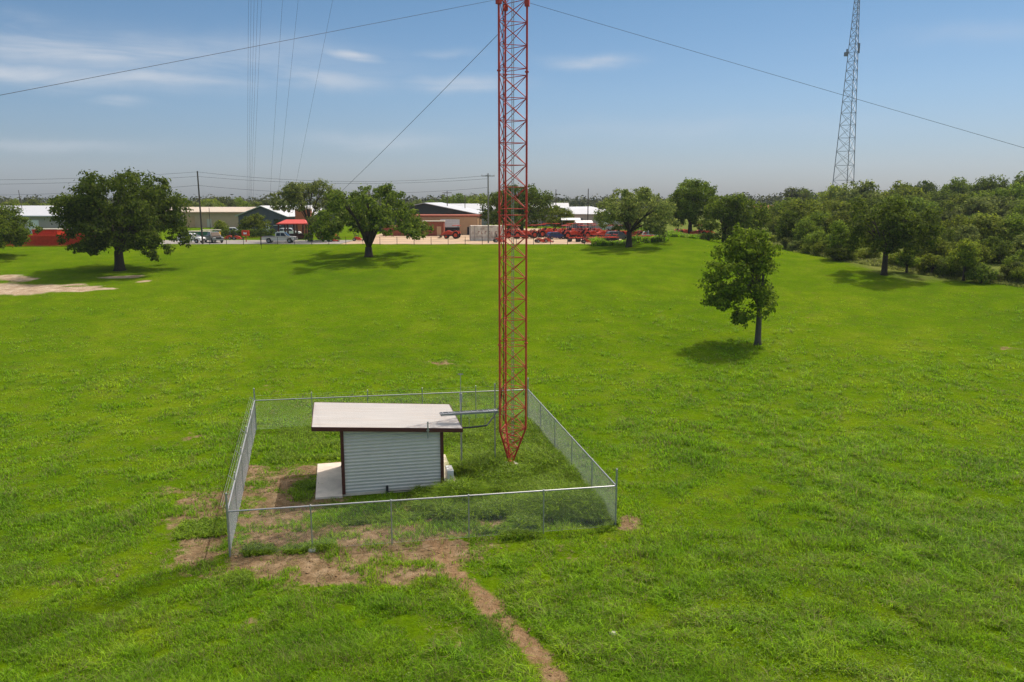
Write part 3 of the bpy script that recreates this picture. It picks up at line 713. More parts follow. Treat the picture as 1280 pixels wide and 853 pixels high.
# ------------------------------------------------------------------ trees
def tree_mesh(lobes, leaf, dens, seed, trunk_r, trunk_to, squash=.85, lean=(0, 0), nforks=None, limb=.30):
    """lobes [(x,y,z,r)] round the foot; returns trunk MB and leaf V,F"""
    rg = np.random.default_rng(seed); Vs, Fs, n = [], [], 0
    for (x, y, z, r) in lobes:
        r *= 1.10
        nc = max(8, int(11 * r ** 1.1 + 5)); dirs = rg.normal(size=(nc, 3)); dirs /= np.linalg.norm(dirs, axis=1, keepdims=True)
        rad = r * rg.uniform(.35, 1.0, nc) ** .6
        cc = np.array([x, y, z]) + dirs * rad[:, None] * [1, 1, squash]
        per = max(10, int(dens * 3.2 * PI * r * r / (.31 * leaf * leaf) / nc)); C = np.repeat(cc, per, 0)
        off = rg.normal(0, 1, C.shape) * [1.1, 1.1, .72]; C = C + off * (.12 * r + .09)
        out = (C - np.array([x, y, z])) / r
        nr = out * .45 + off * .55 + rg.normal(0, .38, C.shape); nr[:, 2] += .40
        V, F = leaf_quads(C, leaf, nr, rg, .62); Vs.append(V); Fs.append(F + n); n += len(V)
    V = np.concatenate(Vs); F = np.concatenate(Fs)
    t = MB(); f = Vector((lean[0], lean[1], trunk_to)); base = Vector((0, 0, -.25))
    t.path([base, Vector((lean[0] * .2, lean[1] * .2, trunk_to * .12)), Vector((lean[0] * .55, lean[1] * .55, trunk_to * .55)), f], [trunk_r * 1.55, trunk_r * 1.08, trunk_r * .92, trunk_r * .85], 10)
    ls = sorted(lobes, key=lambda l: -l[3])[:nforks or 12]
    for (x, y, z, r) in ls:
        e = Vector((x, y, z + r * .25)); s = f.copy(); s.z -= rg.uniform(0, .15) * trunk_to
        mid = s.lerp(e, .45) + Vector((rg.normal(0, .12 * r), rg.normal(0, .12 * r), .10 * (e - s).length))
        r0 = trunk_r * (limb + .1 * rg.random()); t.path([s, s.lerp(mid, .5) + Vector((0, 0, .05)), mid, mid.lerp(e, .6), e], [r0, r0 * .8, r0 * .6, r0 * .38, r0 * .12], 6)
        for q in range(3):
            a = rg.normal(size=3); a /= np.linalg.norm(a); tp = e + Vector(a * r * .75); t.path([mid, mid.lerp(tp, .5) + Vector((0, 0, .1 * r)), tp], [r0 * .4, r0 * .25, r0 * .06], 5)
    return t, V, F
def tree_px(name, label, bx, by, lobes_px, leaf, dens, mleaf, seed, trunk_r, trunk_px, cat='tree', d=None, group=None, bark='bark', dy=.9, lean=None, squash=.85, nforks=None, limb=.30):
    p = at(bx, d) if d else ground(bx, by)
    k = (p.y * math.cos(PITCH) + (CAM_H - p.z) * math.sin(PITCH)) / FPX
    rg = np.random.default_rng(seed + 100); by_ = by if not d else 426.5 + FPX * math.tan(math.atan((CAM_H - p.z) / p.y) - PITCH)
    xs_ = [l[0] for l in lobes_px]; cx = (min(xs_) + max(xs_)) / 2; hw = (max(xs_) - min(xs_)) / 2 * k
    lb = []
    for (x, y, r) in lobes_px:
        w = math.sqrt(max(.15, 1 - ((x - cx) * k / (hw + .01)) ** 2 * .8))
        lb.append(((x - bx) * k, rg.uniform(-1, 1) * hw * dy * w, (by_ - y) * k * 1.02, r * k))
    # fill the far and near side so the crown is round from elsewhere too
    for q in range(len(lobes_px)):
        x, y, r = lobes_px[rg.integers(len(lobes_px))]
        lb.append(((x - bx) * k * .8, rg.choice([-1, 1]) * rg.uniform(.35, .95) * hw * dy, (by_ - y) * k, r * k * .95))
    t = empty(name, p, 0, label, cat, group)
    tr, V, F = tree_mesh(lb, leaf, dens, seed, trunk_r, (by_ - trunk_px) * k, squash, lean or (0, 0), nforks, limb)
    tr.build('trunk', bark, t, smooth=True); npmesh('crown', V, F, mleaf, t)
    return t
tree_px('broadleaf_tree', 'lone lopsided leafy tree standing in the open field right of the mast', 947, 431,
    [(926, 299, 15), (938, 305, 14), (950, 312, 10), (915, 312, 14), (930, 320, 18), (902, 325, 15), (945, 330, 15), (890, 342, 14), (880, 358, 11), (908, 345, 18), (930, 345, 18), (895, 368, 14), (915, 368, 14), (882, 376, 8),
     (905, 382, 10), (940, 362, 15), (958, 372, 12), (945, 382, 13), (963, 383, 7), (922, 390, 9), (928, 398, 6), (915, 400, 5)], .29, .85, 'lone', 21, .27, 385, bark='barkpale', dy=.8, squash=.95, nforks=14)
tree_px('live_oak', 'largest live oak at the left with bare sandy ground under its crown', 150, 338,
    [(155, 232, 17), (122, 238, 17), (190, 238, 18), (106, 258, 14), (138, 252, 20), (170, 255, 20), (212, 258, 16), (96, 280, 12), (108, 278, 18), (135, 278, 18), (165, 280, 20), (195, 278, 18), (218, 280, 14), (104, 296, 11), (120, 298, 14),
     (205, 298, 14), (225, 296, 10), (180, 300, 14), (120, 312, 9), (114, 308, 7), (200, 314, 9), (213, 318, 6), (150, 296, 15), (228, 304, 7), (150, 262, 22), (120, 272, 20), (182, 272, 20), (150, 285, 20), (105, 262, 18), (200, 266, 18), (140, 305, 12), (172, 306, 12)], .38, .72, 'oak', 31, .66, 314, nforks=14)
tree_px('live_oak', 'round dark live oak with forked trunk in front of the brick building', 461, 321,
    [(458, 244, 12), (478, 242, 11), (438, 254, 14), (468, 258, 15), (496, 252, 12), (425, 268, 12), (450, 270, 15), (482, 270, 15), (508, 266, 11), (418, 282, 10), (438, 284, 11), (462, 282, 10), (490, 284, 11), (512, 282, 11), (526, 284, 8), (530, 292, 6), (409, 288, 9), (522, 294, 6), (404, 296, 6), (398, 286, 9), (408, 272, 9), (418, 258, 9), (392, 297, 6), (520, 272, 9), (534, 288, 6)],
    .36, .9, 'oak', 41, .58, 309, nforks=9, limb=.5)
tree_px('live_oak', 'leafy tree cut off by the left edge of the photo', -14, 322,
    [(0, 272, 17), (-20, 262, 18), (18, 284, 13), (-35, 275, 18), (8, 296, 13), (30, 300, 8), (42, 289, 6), (-5, 290, 16), (-45, 290, 16), (33, 291, 6), (20, 302, 8)], .32, .95, 'bush', 51, .5, 302)
tree_px('pale_tree', 'loose grey green tree behind the red pavilion, left of the round oak', 388, 306,
    [(372, 240, 11), (392, 236, 12), (408, 240, 12), (356, 246, 10), (422, 246, 9), (380, 256, 12), (402, 258, 13), (350, 258, 6), (420, 262, 10), (408, 276, 11), (395, 284, 10), (418, 286, 9), (398, 295, 8), (345, 262, 4)], .34, .8, 'oak_grey', 61, .4, 280, d=147)
tree_px('live_oak', 'broad dark tree rising directly behind the red mast', 652, 288,
    [(622, 250, 11), (640, 243, 12), (662, 243, 12), (680, 250, 11), (608, 260, 9), (632, 262, 13), (655, 260, 13), (678, 266, 12), (616, 274, 10), (640, 276, 11), (664, 276, 11), (692, 262, 7), (605, 270, 6)], .42, .95, 'oak', 71, .5, 276, d=182)
tree_px('live_oak', 'wide grey green live oak beside the weedy bank of the yard', 786, 309,
    [(765, 252, 9), (772, 243, 5), (785, 252, 10), (802, 245, 9), (818, 252, 10), (757, 264, 12), (780, 266, 14), (805, 264, 15), (828, 262, 12), (748, 272, 7), (770, 280, 10), (795, 280, 12), (818, 280, 12), (838, 274, 8), (830, 290, 7), (757, 283, 6), (846, 280, 5)],
    .34, .85, 'oak_grey', 81, .5, 290)
tree_px('live_oak', 'tall dark oak behind the grassy bank, right of the wide oak', 862, 300,
    [(862, 239, 13), (880, 240, 11), (846, 247, 12), (872, 250, 14), (888, 252, 10), (850, 262, 13), (868, 266, 13), (838, 258, 9), (886, 266, 10), (834, 270, 8), (876, 278, 10), (846, 276, 9)], .36, .95, 'oak', 91, .45, 280, d=158)
tree_px('live_oak', 'dark spreading oak behind the crown of the lone field tree', 905, 300,
    [(898, 258, 12), (918, 254, 12), (934, 259, 11), (948, 262, 9), (956, 272, 8), (890, 266, 11), (908, 270, 13), (928, 272, 12), (944, 268, 9), (888, 282, 9), (905, 286, 10), (925, 288, 10), (942, 284, 9), (952, 280, 6)], .36, .95, 'bush', 95, .42, 285, d=143)
tree_px('live_oak', 'broad oak with clear trunk at the edge of the right wood', 1105, 344,
    [(1085, 264, 13), (1105, 260, 12), (1126, 262, 13), (1146, 270, 10), (1072, 280, 13), (1095, 280, 16), (1120, 282, 17), (1143, 286, 13), (1066, 296, 10), (1086, 300, 11), (1132, 302, 11), (1152, 300, 9), (1158, 288, 7), (1108, 300, 10), (1060, 300, 7), (1070, 308, 7), (1086, 311, 7), (1126, 312, 8), (1146, 309, 8), (1100, 306, 8), (1060, 288, 8)],
    .32, .85, 'bush', 105, .36, 316)
EDGE = [
 ('dark upright tree at the left tip of the right wood', 985, 309, 'oak', [(985, 272, 10), (978, 282, 9), (992, 284, 9), (984, 293, 9), (975, 296, 6), (993, 298, 6)], 302),
 ('rounded bushy tree beside the dark upright one at the wood edge', 1010, 313, 'bush', [(1008, 284, 10), (998, 292, 9), (1020, 292, 9), (1010, 298, 10), (1024, 300, 6), (996, 302, 6)], 305),
 ('dense bush left of the broad oak at the wood edge', 1052, 325, 'bush', [(1050, 292, 11), (1040, 302, 9), (1060, 306, 9), (1050, 312, 9), (1044, 284, 8)], 318),
 ('slim small tree right of the broad oak trunk', 1133, 341, 'bush', [(1133, 318, 7), (1127, 326, 6), (1139, 326, 6), (1133, 331, 5)], 334),
 ('low brown green bush under the wood edge right of the broad oak', 1165, 343, 'mesquite', [(1163, 325, 9), (1172, 330, 7), (1158, 333, 6)], 338),
 ('small open tree with thin trunk before the right wood', 1204, 351, 'mesquite', [(1204, 312, 10), (1194, 320, 8), (1213, 320, 8), (1204, 326, 8), (1190, 328, 5), (1200, 306, 7)], 333),
 ('round dark bush on the grass in front of the right wood', 1226, 354, 'oak', [(1226, 338, 8), (1218, 343, 7), (1235, 344, 7), (1226, 347, 7), (1211, 347, 4)], 349),
 ('leafy bush at the right edge of the photo before the wood', 1268, 350, 'bush', [(1262, 328, 10), (1275, 322, 11), (1285, 332, 10), (1268, 338, 8)], 342),
]
for k, (lb, bx, by, ml, lo, tp) in enumerate(EDGE):
    tree_px('bush' if 'bush' in lb and 'bushy' not in lb else 'small_tree', lb, bx, by, lo, .27, .95, ml, 200 + k * 7, .16, tp, cat='bush' if 'bush' in lb and 'bushy' not in lb else 'tree', nforks=5)
# hedge and planting by the yard
for k, (lb, bx, by, d, ml, lo) in enumerate([
 ('bright green bush against the dark blue building', 318, 288, 166, 'mesquite', [(312, 278, 8), (322, 276, 9), (330, 282, 7), (306, 284, 6)]),
 ('small bush beside the parked vans, left of the bright one', 276, 290, 168, 'mesquite', [(275, 282, 6), (281, 285, 5), (271, 287, 5)]),
 ('pale green bush to the right behind the mast', 702, 286, 176, 'mesquite', [(696, 270, 8), (706, 268, 8), (714, 275, 7), (690, 277, 7), (703, 278, 8)]),
 ('dark low bush in the shade at the foot of the spreading oak', 885, 302, 141, 'oak', [(876, 297, 5), (886, 296, 6), (896, 297, 6)]),
 ('second dark low bush nearer the lone field tree', 918, 304, 139, 'oak', [(908, 298, 6), (918, 298, 6), (928, 299, 5)])]):
    tree_px('bush', lb, bx, by, lo, .30, .95, ml, 300 + k * 5, .09, by - 4, cat='bush', d=d, nforks=4)
p0 = at(276, 161); p1 = at(342, 161); t = empty('hedge', p0, math.atan2(p1.y - p0.y, p1.x - p0.x), 'long dark clipped hedge behind the silver pickup', 'hedge')
L_ = (p1 - p0).length; lb = [(x, rg_, 1.0, .85) for x, rg_ in zip(np.arange(.4, L_, .75), RNG.uniform(-.15, .15, 99))]
tr, V, F = tree_mesh(lb, .25, .8, 401, .05, .3, nforks=10); tr.build('stems', 'bark', t); npmesh('foliage', V, F, 'oak', t)
# weeds on the bank by the yard fence
wx, wy = [], []
for (a, b_, dd) in ((742, 775, 135), (770, 835, 134.5), (835, 872, 138)):
    for q in range(330):
        p = at(random.uniform(a, b_), dd + random.uniform(-1.5, 3)); wx.append(p.x); wy.append(p.y)
wx = np.array(wx); wy = np.array(wy)
Vq, Fq = blades(np.stack([wx, wy, zt(wx, wy)], 1), np.full(len(wx), 1.0) * (.15 + 1.3 * vnoise(wx, wy, 2.2, 55) ** 2), np.full(len(wx), .10), 12, np.full(len(wx), .4), .7, rng, .5)
tag(npmesh('bank_weeds', Vq, Fq, 'blades'), 'tall green weeds along the bank in front of the tractor yard', 'weeds', kind='stuff')
# pale scrub grass strip along the edge of the wood
sx, sy = [], []
for q in range(1700):
    t_ = random.random(); bx = 955 + 340 * t_; by = 306 + (bx - 955) * .175 - (max(0, bx - 1180) * .06) + random.uniform(-9, 3)
    p = ground(bx, by); sx.append(p.x); sy.append(p.y)
sx = np.array(sx); sy = np.array(sy)
M['pale_scrub'] = blade_mat('pale_scrub_blades', (.22, .26, .05), .5, 1.4)
Vq, Fq = blades(np.stack([sx, sy, zt(sx, sy)], 1), .25 + .9 * vnoise(sx, sy, 4, 66) ** 2, np.full(len(sx), .07), 10, np.full(len(sx), .35), .8, rng, .5)
tag(npmesh('scrub_grass', Vq, Fq, 'pale_scrub'), 'pale rough grass strip between the mown field and the right wood', 'grass', kind='stuff')

# ---- prototypes for the wood and the far trees
def proto_tree(seed, H, Wd, ml, leaf=.40, dens=.75, low=.18):
    rg = np.random.default_rng(seed); lb = []
    for k in range(13):
        a = rg.uniform(0, 2 * PI); q = rg.random() ** .5; zz = rg.uniform(low, .84) * H
        w = Wd / 2 * (1 - .6 * abs(zz / H - .5) ** 1.3); rr = rg.uniform(.16, .27) * Wd
        lb.append((math.cos(a) * q * (w - rr * .5), math.sin(a) * q * (w - rr * .5), zz, rr))
    lb.append((rg.normal(0, .3), rg.normal(0, .3), H * .86, Wd * .17))
    t = empty('woodland_tree', (0, 0, 0), 0, 'x', 'tree')
    tr, V, F = tree_mesh(lb, leaf, dens, seed, .022 * H, H * .22, nforks=8)
    tr.build('trunk', 'bark', t, smooth=True); npmesh('crown', V, F, ml, t); return t
protos = [proto_tree(501, 7.5, 7.5, 'bush'), proto_tree(502, 8.5, 7.0, 'oak'), proto_tree(503, 6.5, 7.5, 'mesquite'), proto_tree(504, 7.0, 6.0, 'oak_grey'), proto_tree(505, 8.0, 9.0, 'bush'), proto_tree(506, 6.0, 7.0, 'mesquite', low=.1)]
ROWS = [  # d, px range, height range, step px
 (112, 1030, 1330, (3.0, 4.6), 27), (122, 1010, 1350, (3.6, 5.4), 28), (136, 985, 1350, (4.2, 6.2), 27), (152, 975, 1350, (4.8, 7.0), 26), (172, 965, 1350, (6.5, 8.6), 24), (198, 955, 1350, (6.5, 9.0), 22), (232, 950, 1350, (6.5, 9.0), 21), (275, 945, 1340, (6.5, 9.0), 20), (330, 940, 1340, (6.5, 9.5), 20)]
WL = ['bushy tree in the front row of the right wood', 'tree in the crowded second row of the right wood', 'tree in the middle of the right wood', 'tree in the back rows of the right wood']
rr = random.Random(17)
for ri, (d, a, b_, (h0, h1), st) in enumerate(ROWS):
    px = a + rr.uniform(0, st)
    while px < b_:
        edge = min(1, (px - a) / 60 + .45); dd = d * rr.uniform(.96, 1.04)
        if not (d < 126 and 1062 < px < 1150):
            pr = protos[rr.randrange(6)]; p = at(px, dd)
            if px < 1290 or d > 115:
                hh = rr.uniform(h0, h1) * edge * (1.12 if px > 1230 else 1) * (.78 if d > 250 and px < 1030 else 1)
                H0 = {0: 7.5, 1: 8.5, 2: 6.5, 3: 7.0, 4: 8.0, 5: 6.0}[protos.index(pr)]; s = hh / H0
                place(pr, p - Vector((0, 0, .1)), rr.uniform(0, 6.28), WL[0 if ri < 1 else 1 if ri < 2 else 2 if ri < 5 else 3], (s * rr.uniform(1.0, 1.3), s * rr.uniform(1.0, 1.3), s), 'trees of the wood on the right')
        px += st * rr.uniform(1.0, 1.6)
for (px, d, hh) in ((1075, 205, 12.5), (1122, 235, 12), (1150, 262, 12.5), (1190, 250, 12), (1228, 240, 12.5), (1262, 190, 11.5), (1285, 200, 13), (992, 300, 11.5), (1003, 310, 11), (1040, 280, 11.5)):
    k = rr.randrange(6); s = hh / [7.5, 8.5, 6.5, 7.0, 8.0, 6.0][k]
    place(protos[k], at(px, d) - Vector((0, 0, .1)), rr.uniform(0, 6.28), 'taller tree rising above the canopy of the right wood', (s * .9, s * .9, s), 'tall trees above the right wood')
for k in range(26):
    px = 965 + k * 12.6 + rr.uniform(-5, 5); by = 309 + (px - 955) * .165 - max(0, px - 1180) * .06 - rr.uniform(1, 7)
    if 1092 < px < 1120: continue
    place(protos[rr.choice((0, 2, 3, 5))], ground(px, by) - Vector((0, 0, .25)), rr.uniform(0, 6.28), 'low scrubby bush in the rough strip along the foot of the right wood', (rr.uniform(.28, .5), rr.uniform(.28, .5), rr.uniform(.22, .42)), 'low bushes along the right wood')
# scattered trees behind the buildings
for (px, d, hh, lab) in ((225, 250, 8, 'x'), (242, 262, 7, 'x'), (268, 290, 8, 'x'), (282, 300, 9, 'x'), (262, 270, 7, 'x'), (302, 310, 8, 'x'), (318, 320, 7, 'x'), (335, 330, 8, 'x'), (350, 290, 8, 'x'), (68, 300, 8, 'x'), (20, 320, 8, 'x'), (42, 340, 8, 'x'), (562, 300, 9, 'x'), (575, 290, 10, 'x'), (592, 300, 9.5, 'x'), (604, 280, 9.5, 'x'), (540, 330, 8, 'x'), (525, 330, 8, 'x'), (698, 290, 7, 'x'), (955, 260, 4.5, 'x'), (940, 240, 5, 'x'), (970, 250, 4.5, 'x'), (992, 330, 8, 'x'), (1003, 320, 8.5, 'x')):
    k = rr.randrange(6); H0 = [7.5, 8.5, 6.5, 7.0, 8.0, 6.0][k]; s = hh / H0
    side = 'left of the mast' if px < 640 else 'right of the mast'
    place(protos[k], at(px, d) - Vector((0, 0, .1)), rr.uniform(0, 6.28), 'small distant tree showing over the yard buildings ' + side, s, 'distant trees behind the buildings')
# far wooded horizon: one mass nobody could count
fl = []
rg = np.random.default_rng(77); C = []; Rr = []
for q in range(2300):
    d = rg.uniform(420, 1300); px = rg.uniform(-250, 1530); p = at(px, d); hh = rg.uniform(6.5, 11) + .005 * d * vnoise(px, d, 60, 71)
    r_ = rg.uniform(2.5, 4.5); C.append((p.x, p.y, p.z + hh - r_)); Rr.append(r_)
C = np.array(C); Rr = np.array(Rr); per = 46; CC = np.repeat(C, per, 0); RRr = np.repeat(Rr, per); dv_ = rg.normal(size=CC.shape); dv_ /= np.linalg.norm(dv_, axis=1, keepdims=True)
CC = CC + dv_ * (RRr * rg.uniform(.5, 1.05, len(CC)))[:, None] * [1.5, 1.5, 1]; CC[:, 2] -= rg.random(len(CC)) ** 2 * 3
V, F = leaf_quads(CC, 1.7, dv_ + rg.normal(0, .4, dv_.shape) + [0, 0, .4], rg, .75)
tag(npmesh('distant_woods', V, F, 'far'), 'hazy belt of woodland along the flat horizon', 'woodland', kind='stuff')

# ------------------------------------------------------------------ second tower
tp = at(1053, 352); tw = empty('lattice_tower', tp, R(4), 'tall grey self supporting lattice tower beyond the right wood', 'tower')
TH = 100.; TA = [R(172), R(52), R(-68)]
def tpt(k, z): r = 5.5 - (5.5 - 1.15) * min(1, z / 88.); return Vector((r * math.cos(TA[k]), r * math.sin(TA[k]), z))
for k in range(3): MB().path([tpt(k, 0), tpt(k, 40), tpt(k, 88), tpt(k, TH)], [.17, .15, .12, .10], 6).build('leg', 'tower_grey', tw)
lv = [0.]; st = 7.0
while lv[-1] < TH: lv.append(lv[-1] + st); st = max(1.9, st * .945)
lv[-1] = TH
for a_, b_ in ((0, 1), (1, 2), (2, 0)):
    m_ = MB()
    for z0, z1 in zip(lv[:-1], lv[1:]):
        m_.tube(tpt(a_, z1), tpt(b_, z1), .065, n=4, caps=False); m_.tube(tpt(a_, z0), tpt(b_, z1), .065, n=4, caps=False); m_.tube(tpt(b_, z0), tpt(a_, z1), .065, n=4, caps=False)
    m_.build('bracing', 'tower_grey', tw)
zz_ = P3(1060, 68, 352).z - tp.z
MB().box(tpt(0, zz_) + Vector((-.9, 0, 0)), (1.3, 1.0, 1.6)).box(tpt(0, zz_ + 1.2) + Vector((-.6, 0, 0)), (.5, .5, 1.8)).build('antenna', 'tower_grey', tw)
MB().box(tpt(2, zz_ + 2) + Vector((.2, -.4, 0)), (.5, .5, 4)).build('antenna', 'tower_grey', tw)

# ------------------------------------------------------------------ utility poles and lines
def upole(px, d, top_py, lab, lean=0., arm=True, r=.15, m='wood', rz=0.):
    p = at(px, d); top = P3(px, top_py, d); h = top.z - p.z
    t = empty('utility_pole', p, 0, lab, 'utility pole', 'utility poles'); tipx = lean * h
    MB().path([(0, 0, -.3), (tipx, 0, h)], [r, r * .68], 9).build('shaft', m, t)
    if arm:
        c = Vector((tipx * .97, 0, h - .45)); u_ = Vector((math.cos(rz), math.sin(rz), 0))
        a = MB().box(c + Vector((0, -.16, 0)), (2.3, .10, .12), rz).build('crossarm', m, t)
        for s in (-1.05, -.35, .35, 1.05):
            MB().lathe_z([(.05, 0), (.06, .08), (.03, .14), (.045, .2)], tuple(c + u_ * s + Vector((0, -.16, .06))), 7).build('insulator', 'greywall', a)
    return p, h, tipx
pA_ = upole(253.5, 139, 214, 'leaning dark wooden utility pole beside the large left oak', lean=-.008, arm=False, r=.16)
pC_ = upole(610.5, 142, 217, 'tall utility pole with crossarm just left of the red mast', lean=0., m='woodpale', r=.15)
upole(559.5, 205, 239, 'thin utility pole above the tan brick building', arm=True, r=.13)
upole(581.5, 215, 244, 'shorter pole right of the one above the tan building', arm=False, r=.12)
upole(694.5, 205, 237, 'slim pole left of the white roofs, right of the red mast', r=.13, arm=False)
upole(734.5, 190, 236, 'second pole right of the mast, before the white roofs', r=.14, arm=False)
upole(987.5, 225, 237, 'wooden crossarm pole rising over the right wood', r=.16, arm=True)
upole(32, 240, 238, 'small tilted pole over the white roofs far left', lean=-.10, arm=False, r=.12)
upole(263.5, 176, 260, 'short thin pole in front of the tan warehouse', arm=False, r=.08)
PLG = 'power lines across the background'
a_top = Vector(pA_[0]) + Vector((pA_[2], 0, pA_[1])); c_top = Vector(pC_[0]) + Vector((pC_[2], 0, pC_[1]))
l_far = P3(-120, 222, 146)
for dz, sg, nm in ((-.15, 1.3, 'highest'), (-.9, 1.0, 'second'), (-2.4, 1.2, 'lowest')):
    wire('power_line', l_far + Vector((0, 0, dz * 1.3)), a_top + Vector((0, -.1, dz)), sg * .5, .020, nm + ' power line from the leaning pole off to the left edge', 'power line', PLG)
    wire('power_line', a_top + Vector((0, .1, dz)), c_top + Vector((0, -.2, min(dz, -.35))), sg, .020, nm + ' power line between the leaning pole and the mast side pole', 'power line', PLG)

# ------------------------------------------------------------------ buildings
def gable(name, label, loc, rz, Lx, Wy, hw, hr, wall, roof, over=.4, ridge='x', cat='building'):
    """box building, ridge along local x (or y)"""
    t = empty(name, loc, rz, label, cat); hx, hy = Lx / 2, Wy / 2
    w = MB()
    if ridge == 'x':
        pr = [(-hy, -.3), (hy, -.3), (hy, hw), (0, hr - .02), (-hy, hw)]
        vs = [(x, y, z) for x in (-hx, hx) for y, z in pr]
        w.add(vs, [(0, 1, 2, 3, 4), (9, 8, 7, 6, 5), (0, 5, 6, 1), (1, 6, 7, 2), (2, 7, 8, 3), (3, 8, 9, 4), (4, 9, 5, 0)])
        rf = MB(); sl = (hr - hw) / hy
        for s in (-1, 1):
            e = hy + over; ze = hw - sl * over
            rf.add([(-hx - over, s * e, ze), (hx + over, s * e, ze), (hx + over, 0, hr), (-hx - over, 0, hr), (-hx - over, s * e, ze + .14), (hx + over, s * e, ze + .14), (hx + over, 0, hr + .14), (-hx - over, 0, hr + .14)],
                   [(0, 1, 2, 3), (4, 7, 6, 5), (0, 4, 5, 1), (1, 5, 6, 2), (3, 2, 6, 7), (0, 3, 7, 4)])
    else:
        pr = [(-hx, -.3), (hx, -.3), (hx, hw), (0, hr - .02), (-hx, hw)]
        vs = [(x, y, z) for y in (-hy, hy) for x, z in pr]
        w.add(vs, [(0, 1, 2, 3, 4), (9, 8, 7, 6, 5), (0, 5, 6, 1), (1, 6, 7, 2), (2, 7, 8, 3), (3, 8, 9, 4), (4, 9, 5, 0)])
        rf = MB(); sl = (hr - hw) / hx
        for s in (-1, 1):
            e = hx + over; ze = hw - sl * over
            rf.add([(s * e, -hy - over, ze), (s * e, hy + over, ze), (0, hy + over, hr), (0, -hy - over, hr), (s * e, -hy - over, ze + .14), (s * e, hy + over, ze + .14), (0, hy + over, hr + .14), (0, -hy - over, hr + .14)],
                   [(0, 1, 2, 3), (4, 7, 6, 5), (0, 4, 5, 1), (1, 5, 6, 2), (3, 2, 6, 7), (0, 3, 7, 4)])
    wl = w.build('wall', wall, t); rf.build('roof', roof, t)
    return t
def panel(t, name, m, x, y, z, dx, dy, dz, child=None):
    o = MB().box((x, y, z), (dx, dy, dz)).build(name, m, t)
    return o
def kscale(p): return (p.y * math.cos(PITCH) + (CAM_H - p.z) * math.sin(PITCH)) / FPX
# far left white roofed pair
p = at(30, 235); k = kscale(p)
b1 = gable('warehouse', 'long grey warehouse with white roof at the far left', p + Vector((0, 8, 0)), R(-4), 32, 14, 4.3, 5.7, 'greywall', 'whiteroof', 1.2)
for x in (-8, -2, 6, 12): panel(b1, 'door', 'slate', x, -7.05, 2.0, 4.0, .12, 4.0)
p = at(72, 182)
b2 = gable('storage_building', 'low grey building with white roof behind the red corral fence', p + Vector((0, 5, 0)), R(-3), 19, 9, 4.0, 5.0, 'greywall', 'whiteroof', .5)
panel(b2, 'door', 'white', -5.5, -4.56, 1.5, 2.6, .12, 3.0); panel(b2, 'gutter', 'whiteroof', 0, -5.12, 3.88, 19.8, .14, .16)
# tan warehouse
p = at(250, 222)
b3 = gable('warehouse', 'long tan warehouse with pale roof behind the leaning pole', p + Vector((1, 9, 0)), R(2), 30, 16, 4.2, 5.4, 'tan2', 'tanroof', .4)
panel(b3, 'loading_door', 'dark', -8.6, -8.06, 2.1, 5.0, .14, 4.2); panel(b3, 'door', 'cream', 1, -8.06, 1.2, 1.2, .12, 2.3); panel(b3, 'door', 'tan', -4.2, -8.06, 1.6, 2.6, .14, 3.1); panel(b3, 'gutter', 'tan', 0, -8.5, 4.02, 30.5, .16, .18)
# dark blue building with light roof
p = at(350, 183)
b4 = gable('dark_building', 'dark blue grey building with light grey metal roof behind the pavilion', p + Vector((0, 8, 0)), R(-14), 17, 15, 3.9, 6.1, 'slate', 'greyroof', .5, ridge='x')
b4.rotation_euler[2] = R(62)
for yy in (-4.5, 1.5): 
    w_ = panel(b4, 'window', 'glass', -8.54, yy, 2.6, .1, 1.9, 1.3); MB().box((-8.57, yy, 1.9), (.14, 2.2, .1)).build('sill', 'white', w_)
panel(b4, 'door', 'white', -8.54, -1.6, 1.15, .1, 1.1, 2.2)
# tan brick shop with dark gable behind it
p = at(553, 176)
t = empty('shop_building', p + Vector((0, 6, 0)), R(-2), 'flat fronted tan shop with white half open roller door', 'building')
MB().box((-.6, 0, 1.75), (17.0, 12, 4.3)).build('wall', 'tan', t); panel(t, 'parapet', 'brick', -.6, 0, 4.06, 17.3, 12.3, .30)
rd = panel(t, 'roller_door', 'white', 1.9, -6.06, 2.5, 4.2, .16, 1.7); panel(t, 'doorway', 'coax', 1.9, -6.03, .80, 4.2, .1, 1.7); panel(t, 'doorway', 'coax', 6.5, -6.04, .85, 1.7, .12, 1.75)
for q in range(5): MB().box((1.9, -6.15, 1.8 + q * .34), (4.2, .03, .04)).build('slat_joint', 'greywall', rd)
p = at(525, 197)
b5 = gable('gabled_building', 'dark green gabled building with white roof behind the tan shop', p + Vector((2.2, 12, 0)), R(-4), 25, 26, 4.2, 6.7, 'darkgreen', 'whiteroof', .5, ridge='y')
panel(b5, 'trim', 'brick', 0, -13.1, 3.9, 25.4, .2, .5)
p = at(524, 170)
t = empty('brick_annex', p, 0, 'low red brick annex in front of the tan shop, right of the oak', 'building')
MB().box((3, 1.5, 1.35), (4.4, 3, 3.3)).build('wall', 'brick', t); panel(t, 'roof', 'cream', 3, 1.5, 3.08, 4.7, 3.3, .16); panel(t, 'door', 'tan', 4.2, -.04, 1.0, .9, .1, 2.0)
panel(t, 'wing', 'brick', -3.5, 1.6, .9, 8.4, 3, 2.4)
# brick block behind pavilion
p = at(379, 172); t = empty('brick_building', p, R(6), 'narrow orange brick building behind the red pavilion', 'building')
M['orange_brick'] = mat('orange_brick', (.36, .13, .065), .85, 0, .2, .18, 3)
MB().box((0, 2, 2.6), (3.0, 4, 5.8)).build('wall', 'orange_brick', t); panel(t, 'roof', 'cream', 0, 2, 5.6, 3.4, 4.4, .2)
